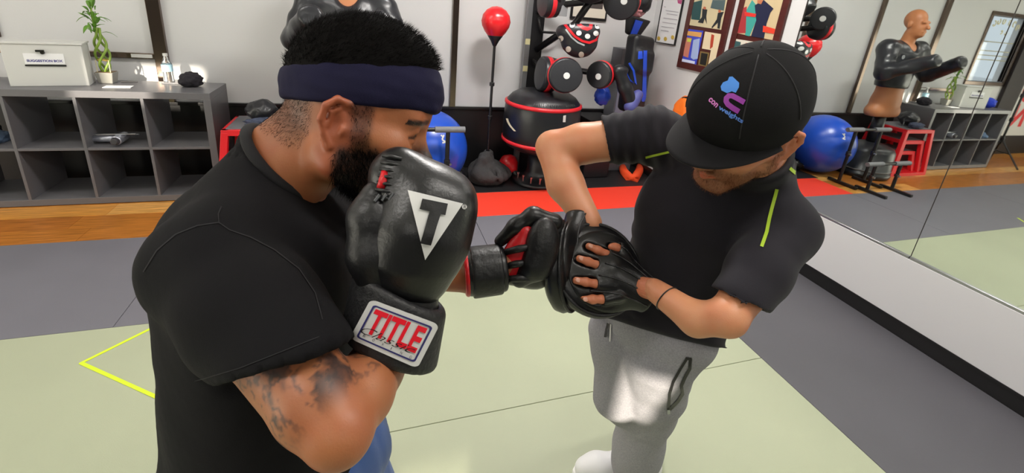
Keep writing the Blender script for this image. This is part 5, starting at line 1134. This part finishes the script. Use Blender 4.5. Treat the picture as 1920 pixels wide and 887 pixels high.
for hp, kn, an in ((hpl, knl, anl), (hpr, knr, anr)):
    bv.chain([hp, kn, kn+(an-kn)*0.35, an], [0.058, 0.050, 0.048, 0.034], 0.02)
bvs, bq = bv.mesh(2)

# focus mitts: frame with x towards the wrist, z out of the back of the hand
def mitt_frame(o, n, wr):
    n = nrm(n); x = wr-o; x = nrm(x-n*(x@n)); return Frame(o, x, np.cross(n, x), n)
def on_plane(F_, u, v, z):
    r = ray(u, v); o = F_(0, 0, z); t = ((o-CAMP)@F_.M[2])/(r@F_.M[2]); return F_.inn((CAMP+r*t)[None])[0]
tM = nrm(-ray(1130, 500)); eM = nrm(CR-tM*(CR@tM)); gM = np.cross(tM, eM); gM = gM if gM@CU > 0 else -gM
ML = mitt_frame(at(1124, 502, 0.965), tM*0.86+eM*0.42+gM*0.18, wrL)
MR = mitt_frame(at(1074, 498, 1.005), tM*0.18+eM*0.95-gM*0.02, wrR)
def make_mitt(F_, fingers, lab, seed):
    t = thing('focus_mitt', lab, 'focus mitt', F_.o)
    pad = MB(); pad.lathe([(-0.046, 0.0), (-0.046, 0.06), (-0.043, 0.088), (-0.034, 0.100), (-0.020, 0.104), (-0.008, 0.100), (0.0, 0.092), (0.004, 0.080), (0.003, 0.0)], F_.o, F_.M[2], 48, False, up=F_.M[1], sx=1.0, sy=1.0)
    pad.build('pad', M_leather, t, smooth=True)
    pp = MB(); pp.tube([F_(math.cos(a)*0.0985, math.sin(a)*0.0985, -0.004) for a in np.linspace(0, 2*math.pi, 49)[:-1]], 0.0045, 8, True); pp.build('piping', M_leather2, t, smooth=True)
    v = Vol((-0.095, -0.098, -0.02), (0.14, 0.098, 0.065), 0.0026)
    v.ell((0.012, 0, 0.0), (0.090, 0.088, 0.022), 0.01).cone((0.03, 0, 0.006), (0.112, 0.0, 0.012), 0.050, 0.040, 0.02, sq=((0, 0, 1), 0.8))
    for tip, base in fingers:
        b2 = base+(V(0.10, 0.0, 0.014)-base)*0.72
        v.chain([base+nrm(base-tip)*0.008, base+(b2-base)*0.5+V(0, 0, 0.006), b2], [0.0130, 0.0125, 0.010], 0.006)
        v.cone(base+(tip-base)*0.12, tip, 0.0118, 0.0112, 0.003, 's')
    v.cone((0.10, 0, 0.012), (0.16, 0, 0.012), 0.026, 0.030, 0.003, 's').cut((0.122, 0, 0), (1, 0, 0), 0.008)
    vs, q = v.mesh(1); cov = np_obj('hand_cover', F_.out(vs), q, M_leather, t); bh = bvh_of(vs, q)
    st = MB()
    for y0, y1 in ((-0.062, -0.030), (-0.028, -0.012), (0.0, 0.004), (0.030, 0.016), (0.058, 0.030)):
        pts = []
        for k_ in np.linspace(0, 1, 16):
            x = -0.005+0.118*k_; y = y0+(y1-y0)*k_+0.006*math.sin(k_*3.1); h = bh.ray_cast(Vector((x, y, 0.2)), Vector((0, 0, -1)), 0.4)
            if h[0] is not None: pts.append(F_(*(np.array(h[0])+V(0, 0, 0.0012))))
        if len(pts) > 3: st.tube(pts, 0.0019, 6)
    st.build('cover_ridges', mat('ridge_sheen', '#242427', 0.25), t, smooth=True)
    return t
def hand_mesh(F_, fingers, wr):
    v = Vol((-0.10, -0.085, -0.02), (0.16, 0.085, 0.07), 0.0024); w_ = F_.inn(wr[None])[0]
    v.ell((0.055, 0, 0.012), (0.045, 0.036, 0.013), 0.008).cone(w_, (0.07, 0, 0.012), 0.023, 0.020, 0.015, sq=((0, 0, 1), 0.8))
    for tip, base in fingers:
        kn = V(0.045, base[1]*0.8, 0.012); md = (tip+base)/2+V(0, 0, 0.001)
        v.chain([kn, base, md], [0.0088, 0.0088, 0.0086], 0.004).chain([md, tip], [0.0086, 0.0076], 0.003)
        v.ell(md, (0.0092, 0.0092, 0.0092), 0.004)
    return F_.out(v.mesh(1)[0]), v.mesh(1)[1]
px_f = [((1104, 462), (1138, 477)), ((1086, 485), (1119, 497)), ((1080, 526), (1116, 532)), ((1094, 562), (1128, 561)), ((1146, 463), (1158, 465))]
fingL = [(on_plane(ML, *a, 0.017), on_plane(ML, *b, 0.019)) for a, b in px_f]
fingR = [(V(-0.085, y, 0.012), V(-0.045, y*0.9, 0.016)) for y in (-0.035, -0.012, 0.012, 0.034)]
hl, hr = hand_mesh(ML, fingL, wrL), hand_mesh(MR, fingR, wrR)
allv, allq = join_np((HBw, hq), (bvs, bq), hl, hr); nr = len(allv)-len(HBw); Z0 = np.zeros(nr)
redm = np.zeros(nr); redm[len(bvs):] = 0.55
np_obj('body', allv, allq, M_skinB, manB, {'hair': np.concatenate([hairB, Z0]), 'iris': np.concatenate([iris, Z0]), 'white': np.concatenate([white, Z0]), 'red': np.concatenate([red, redm]), 'ink': np.zeros(len(allv))})
R_ = np.random.RandomState(15); hn = normals(hvs, hq); cand = np.where((beard > 0.5) & (Z_ < 0.0))[0]; pk = R_.choice(cand, 3500)
strands(HB2.out(hvs[pk]+R_.normal(size=(3500, 3))*0.001), hn[pk]@HB2.M, -HB2.M[2]*0.8+HB2.M[1]*0.3, 0.007, 0.0003, mat('hair_brown', '#7a4526', 0.5), 'beard', manB, 18)['kind'] = 'stuff'
ml = make_mitt(ML, fingL, 'black focus mitt seen from behind with four fingertips showing', 1)
mr = make_mitt(MR, fingR, 'black focus mitt seen edge on, taking the red-palmed glove', 2)
# nails
for tip, base in fingL[:4]:
    d = nrm(tip-base); c = tip-d*0.002+V(0, 0, 0.0068); dw = ML.M[0]*d[0]+ML.M[1]*d[1]
    MB().ell(ML(*c), (0.0062, 0.0050, 0.0016), (dw, np.cross(ML.M[2], dw), ML.M[2]), 12, 6).build('fingernail', mat('nail_pink', '#d9a08c', 0.3), manB, smooth=True)
# wrist cord bracelet
wd = nrm(fmL-wrL); bx_, by_, _ = basis(wd); bc = wrL+wd*0.030
MB().tube([bc+bx_*0.0275*math.cos(a)+by_*0.0275*math.sin(a)+wd*0.006*math.cos(a*1.0) for a in np.linspace(0, 6.283, 33)[:-1]], 0.0013, 6, True).build('bracelet', M_plastic, manB, smooth=True)

# t-shirt
nM_ = HB2(0, -0.042, -0.108)
v = Vol((0.30, 0.40, 0.66), (1.15, 1.35, 1.38), 0.0045)
v.ell(chB, (0.165, 0.115, 0.19), 0.03, ax=axB).ell(blB, (0.14, 0.112, 0.17), 0.05, ax=axB).cone(hipB-latT*0.055, hipB+latT*0.055, 0.118, 0.118, 0.04)
ndn = nrm(HB2(0, -0.035, -0.05)-HB2(0, -0.06, -0.19))
v.cone(nM_+ndn*0.010, nkB, 0.0725, 0.078, 0.02).cone(shR, nkB, 0.066, 0.058, 0.03).cone(shL, nkB, 0.066, 0.058, 0.03).cone(chB, nkB, 0.11, 0.07, 0.04)
cR, cL = at(1134, 262, 1.105), at(1403, 570, 0.845)
v.chain([shR, cR+(cR-shR)*0.25], [0.070, 0.061], 0.02).chain([shL, shL+(elL-shL)*0.5, shL+(elL-shL)*0.84], [0.066, 0.057, 0.053], 0.02)
def cuff_cut(v, a, b, c, out, hole, axis_a, axis_b, hw=0.10, dp=0.08, ln=0.09):
    hd = nrm(b-a); rr = nrm(c-CAMP); n = nrm(np.cross(hd, rr)); n = n*np.sign(n@out); hd = nrm(np.cross(rr, n))
    v.box(c+n*ln, (hw, dp, ln), 0, 0.003, 's', (hd, np.cross(n, hd), n)).cone(axis_a, axis_b, hole, hole, 0.003, 's')
cuff_cut(v, at(1128, 218, 1.105), at(1141, 302, 1.105), cR, elR-shR, 0.0525, shR+(elR-shR)*0.40, elR)
cuff_cut(v, at(1365, 550, 0.845), at(1440, 584, 0.845), cL, elL-shL, 0.0425, shL+(elL-shL)*0.55, elL, 0.07, 0.065, 0.06)
hm = at(1240, 622, 1.05); hdv = nrm(at(1335, 648, 1.05)-at(1140, 592, 1.05)); hr_ = nrm(ray(1240, 622)); hn_ = nrm(np.cross(hdv, hr_)); hn_ = hn_*np.sign(hn_@(hipB-chB)); hn_ = nrm(hn_+0.25*hr_*0)
v.cut(at(1240, 628, 1.05), nrm(-spB*0.9+0.1*hn_), 0.004) if False else v.box(at(1240, 624, 1.10)+hn_*0.12, (0.30, 0.30, 0.12), 0, 0.010, 's', (hdv, np.cross(hn_, hdv), hn_))
nd = nrm(HB2(0, -0.035, -0.05)-HB2(0, -0.06, -0.19)); nM = HB2(0, -0.042, -0.108)
v.box(nM+nd*0.07, (0.11, 0.11, 0.07), 0, 0.010, 's', (HB2.M[0], np.cross(nd, HB2.M[0]), nd)).cone(nM-nd*0.012, nM+nd*0.05, 0.0605, 0.0625, 0.004, 's')
vs, q = v.mesh(2); n_ = normals(vs, q)
def folds(vs, a, b, per, amp, lo, hi, rad):                     # rings of creases round an axis
    d = nrm(b-a); t = (vs-a)@d; rr = np.linalg.norm(vs-a-t[:, None]*d, axis=1); return amp*np.sin(t*2*math.pi/per+fnoise(vs, 11, 3)*2.8)*sm(t, lo, lo+0.03)*sm(-t, -hi, -hi+0.03)*(rr < rad)
fd = fnoise(vs*V(1, 1, 0.6), 15, 61)*0.004+folds(vs, shR-(elR-shR)*0.25, elR, 0.030, 0.0024, 0.0, 0.20, 0.10)+folds(vs, nkB, hipB, 0.06, 0.004, 0.12, 0.42, 0.30)*sm(fnoise(vs, 6, 7), -0.3, 0.4)
vs = vs+n_*fd[:, None]
M_shirtB = cloth_mat('charcoal_jersey', '#1d1b22', 0.8, sheen=0.05)
tsB = np_obj('t_shirt', vs, q, M_shirtB, manB); ny_ = np.cross(nd, HB2.M[0])
MB().tube([nM-nd*0.001+HB2.M[0]*0.065*math.cos(t)+ny_*0.065*math.sin(t) for t in np.linspace(0, 2*math.pi, 49)[:-1]], 0.0065, 10, True).build('collar', mat('collar_charcoal', '#19171d', 0.85), tsB, smooth=True)
bshirt = bvh_of(vs, q)
M_lime = mat('lime_thread', '#a9c832', 0.6)
def strip(pts, wpx, bvh, lift):
    P2 = [np.array(p, float) for p in pts]; L_, R2 = [], []
    for i, p in enumerate(P2):
        d = P2[min(i+1, len(P2)-1)]-P2[max(i-1, 0)]; d /= np.linalg.norm(d); n = np.array([-d[1], d[0]]); L_.append(p+n*wpx/2); R2.append(p-n*wpx/2)
    n = len(P2); vs = np.array(L_+R2); fs = [(i, i+1, n+i+1, n+i) for i in range(n-1)]; return onto((vs, fs), lambda x, y: (x, y), bvh, lift, 8)
for pts, wd_ in (([(1456, 354), (1450, 380), (1443, 410), (1438, 435), (1428, 463)], 6.5), ([(1480, 315), (1492, 326), (1505, 342)], 6), ([(1210, 295), (1240, 288), (1268, 282), (1295, 280)], 4)):
    strip(pts, wd_, bshirt, 0.0015).build('lime_seam', M_lime, manB, smooth=True)
# sweatpants
v = Vol((0.30, 0.50, 0.03), (1.10, 1.40, 0.98), 0.007)
v.cone(hipB-latT*0.045+spB*0.04, hipB+latT*0.02+spB*0.04, 0.108, 0.105, 0.03)
v.chain([hpl, hpl+(knl-hpl)*0.5, knl, anl], [0.097, 0.091, 0.081, 0.072], 0.02).chain([hpr, knr], [0.090, 0.062], 0.008).chain([knr, knr+(anr-knr)*0.4, anr], [0.060, 0.058, 0.042], 0.008)
v.box(hipB+spB*0.13, (0.2, 0.2, 0.05), 0, 0.004, 's', (latT, frB, spB)).cut((0, 0, 0.05), (0, 0, -1))
vs, q = v.mesh(2); n_ = normals(vs, q); vs = vs+n_*(fnoise(vs*V(1, 1, 1.3), 12, 71)*0.006+fnoise(vs, 32, 72)*0.0014)[:, None]
M_pants = mat('heather_grey', '#9a999f', 0.9, var=0.14, scale=260, bump=0.3, bscale=420, spec=0.2)
np_obj('sweatpants', vs, q, M_pants, manB); bpants = bvh_of(vs, q)
M_zip = mat('zip_black', '#1a181b', 0.5)
strip([(1288, 671), (1276, 690), (1262, 715), (1255, 738), (1253, 768)], 5, bpants, 0.002).build('pocket_zip', M_zip, manB)
strip([(1294, 671), (1293, 690), (1284, 706), (1277, 722), (1279, 738), (1270, 752), (1254, 768)], 6, bpants, 0.002).build('pocket_zip', M_zip, manB)
strip([(1285, 671), (1296, 672)], 5, bpants, 0.0025).build('pocket_zip', M_zip, manB)
strip([(1253, 766), (1253, 774)], 5, bpants, 0.004).build('zip_pull', M_metal, manB)
strip([(1144, 606), (1140, 618), (1137, 632)], 5, bpants, 0.006).build('drawstring', M_zip, manB)
strip([(1147, 608), (1144, 640)], 2.5, bpants, 0.003).build('drawstring', M_white, manB)
shoe(anl, math.radians(165), manB); shoe(anr, math.radians(75), manB)

# cap
v = Vol((-0.11, -0.14, -0.01), (0.11, 0.14, 0.18), 0.003)
v.ell((0, -0.006, 0.050), (0.089, 0.110, 0.112), 0.01).ell((0, 0.032, 0.085), (0.070, 0.084, 0.068), 0.03)
v.cut((0, 0.0, 0.024), (0, -0.16, -1), 0.003).ell((0, -0.006, 0.03), (0.081, 0.103, 0.101), 0.002, 's')
vs, q = v.mesh(1)
cap = np_obj('cap', HB2.out(vs), q, cloth_mat('cap_black', '#121113', 0.9, sheen=0.0), manB); cap['label'] = 'black baseball cap'; bcap = bvh_of(HB2.out(vs), q)
nA, nR = 80, 10; vv = []; ff = []
for i in range(nA+1):
    a = math.radians(-76+152*i/nA); ca, sa = math.cos(a), math.sin(a)
    inn_ = V(0.079*sa, -0.004+0.101*ca, 0.0); ln = 0.072*(1-min(1, abs(a)/math.radians(76))**2.2)**1.0+0.0006
    for j in range(nR+1):
        t_ = j/nR; p = inn_+V(0.012*sa*t_, 1, 0)*V(1, ln*t_, 0); zz = 0.047+0.003*t_-0.30*(p[0]**2)/0.09-0.006*t_*t_
        vv.append(HB2(p[0], p[1], zz))
for i in range(nA):
    for j in range(nR): k_ = i*(nR+1)+j; ff.append((k_, k_+1, k_+nR+2, k_+nR+1))
vis = MB().add(vv, ff).build('visor', cloth_mat('cap_visor', '#19181b', 0.85, sheen=0.05), cap, smooth=True)
md = vis.modifiers.new('thick', 'SOLIDIFY'); md.thickness = 0.0035; md.offset = 0
MB().ell(HB2(0, -0.004, 0.159), (0.008, 0.008, 0.005), (HB2.M[0], HB2.M[1], HB2.M[2]), 14, 8).build('button', mat('cap_black', '#121113'), cap, smooth=True)
sd = MB()
for k in range(6):
    a = math.radians(60*k+30); pts = []
    for ph in np.linspace(0.1, 1.35, 14):
        p = V(math.sin(a)*math.sin(ph)*0.2, math.cos(a)*math.sin(ph)*0.2-0.006, math.cos(ph)*0.2+0.05); o_ = HB2(0, -0.006, 0.05); d = nrm(HB2(*p)-o_); h = bcap.ray_cast(Vector(o_+d*0.3), Vector(-d), 0.4)
        if h[0] is not None: pts.append(np.array(h[0])+d*0.0003)
    if len(pts) > 3: sd.tube(pts, 0.0011, 5)
sd.build('panel_seams', mat('seam_black', '#222124', 0.8), cap, smooth=True)
cm = lambda x, y: (1290+x/6.82, 120+y/6.82)
C_pts = [(500, 380), (560, 362), (738, 462), (700, 522), (585, 452), (545, 460), (532, 492), (560, 530), (665, 585), (635, 632), (485, 545), (450, 490)]
lg = strip([cm(*p) for p in ((719, 492), (640, 447), (570, 410), (525, 408), (493, 440), (490, 480), (510, 515), (570, 560), (650, 608))], 10, bcap, 0.0018).build('letter_emblem', mat('logo_purple', '#93359f', 0.6), cap)
onto(poly([(420, 290), (450, 240), (510, 215), (530, 168), (570, 165), (655, 245), (650, 300), (610, 370), (560, 352), (500, 375), (430, 340)]), cm, bcap, 0.0012, 40).build('glove_emblem', mat('logo_blue', '#3f83d8', 0.6), cap)
v_, f_ = unit_text('con', 0.03); onto((v_, f_), lambda x, y: cm(*(np.array([262, 470])*(1-x)*(1-y)+np.array([362, 562])*x*(1-y)+np.array([398, 520])*x*y+np.array([300, 424])*(1-x)*y)), bcap, 0.0020, 0.1).build('pink_lettering', mat('logo_pink', '#d07ac6', 0.6), cap)
v_, f_ = unit_text('weights', 0.03); onto((v_, f_), lambda x, y: cm(*(np.array([380, 590])*(1-x)*(1-y)+np.array([680, 770])*x*(1-y)+np.array([716, 705])*x*y+np.array([412, 520])*(1-x)*y)), bcap, 0.0020, 0.08).build('blue_lettering', mat('logo_blue2', '#5a86dc', 0.6), cap)

# ------------------------------------------------------------------ the punching glove of the bearded man
jb = thing('boxing_glove', 'black boxing glove with red palm punching into the focus mitt', 'glove', at(960, 490, 0.95))
tJ = nrm(-ray(960, 480)); back = lambda u, v, d: at(u, v, d)
v = Vol(at(960, 480, 0.95)-0.17, at(960, 480, 0.95)+0.17, 0.0032)
v.chain([back(962, 500, 0.965), back(1000, 495, 0.98), back(1030, 480, 0.99)], [0.040, 0.050, 0.046], 0.02).cone(back(990, 445, 0.985), back(1030, 430, 0.985), 0.042, 0.036, 0.02)
np_obj('padding', *v.mesh(2), M_leather, jb)
v = Vol(at(960, 480, 0.95)-0.17, at(960, 480, 0.95)+0.17, 0.0032)
v.chain([back(938, 452, 0.95), back(968, 425, 0.945), back(1000, 405, 0.945), back(1040, 416, 0.95)], [0.013, 0.018, 0.019, 0.018], 0.012)
np_obj('finger_roll', *v.mesh(2), M_leather, jb)
v = Vol(at(960, 480, 0.95)-0.17, at(960, 480, 0.95)+0.17, 0.0032)
v.ell(back(1016, 464, 0.925), (0.036, 0.03, 0.064), 0.01, ax=(nrm(CR-0.15*CU), nrm(-CF), nrm(CU+0.15*CR))).cone(back(1000, 500, 0.93), back(975, 520, 0.94), 0.030, 0.022, 0.02)
np_obj('thumb', *v.mesh(2), M_leather2, jb)
v = Vol(at(960, 480, 0.95)-0.17, at(960, 480, 0.95)+0.17, 0.0032)
v.ell(back(968, 480, 0.94), (0.030, 0.022, 0.056), 0.01, ax=(nrm(CR-0.5*CU), nrm(-CF), nrm(CU+0.5*CR))).cone(back(960, 505, 0.94), back(985, 435, 0.94), 0.022, 0.018, 0.01)
np_obj('red_palm', *v.mesh(2), M_redlea, jb)
for (a, b) in (((948, 473), (998, 462)), ((946, 500), (990, 492)), ((944, 524), (1000, 522))):
    MB().tube([back(*a, 0.922), back((a[0]+b[0])/2, (a[1]+b[1])/2-1, 0.912), back(*b, 0.918)], [0.007, 0.008, 0.007], 8).build('palm_strap', M_leather2, jb, smooth=True)
v = Vol(at(910, 505, 0.94)-0.12, at(910, 505, 0.94)+0.12, 0.0032); a_, b_ = back(874, 512, 0.93), back(948, 503, 0.945); dj = nrm(b_-a_)
v.cone(a_-dj*0.02, b_+dj*0.02, 0.049, 0.048, 0.005).cut(a_, -dj, 0.008).cut(b_, dj, 0.008).cone(a_-dj*0.05, a_+dj*0.03, 0.036, 0.036, 0.003, 's')
np_obj('cuff', *v.mesh(2), M_leather, jb)
v = Vol(at(910, 505, 0.94)-0.12, at(910, 505, 0.94)+0.12, 0.0032)
v.cone(a_+dj*0.012, b_-dj*0.012, 0.054, 0.053, 0.005).cut(a_+dj*0.010, -dj, 0.004).cut(b_-dj*0.010, dj, 0.004).cone(a_-dj*0.05, b_+dj*0.05, 0.046, 0.046, 0.002, 's')
np_obj('wrist_strap', *v.mesh(2), M_leather2, jb)
mb = MB(); ja, jb_, _ = basis(dj)
mb.tube([a_+dj*0.001+ja*0.043*math.cos(t)+jb_*0.043*math.sin(t) for t in np.linspace(0, 6.283, 33)[:-1]], 0.006, 8, True); mb.build('red_trim', M_redlea, jb, smooth=True)
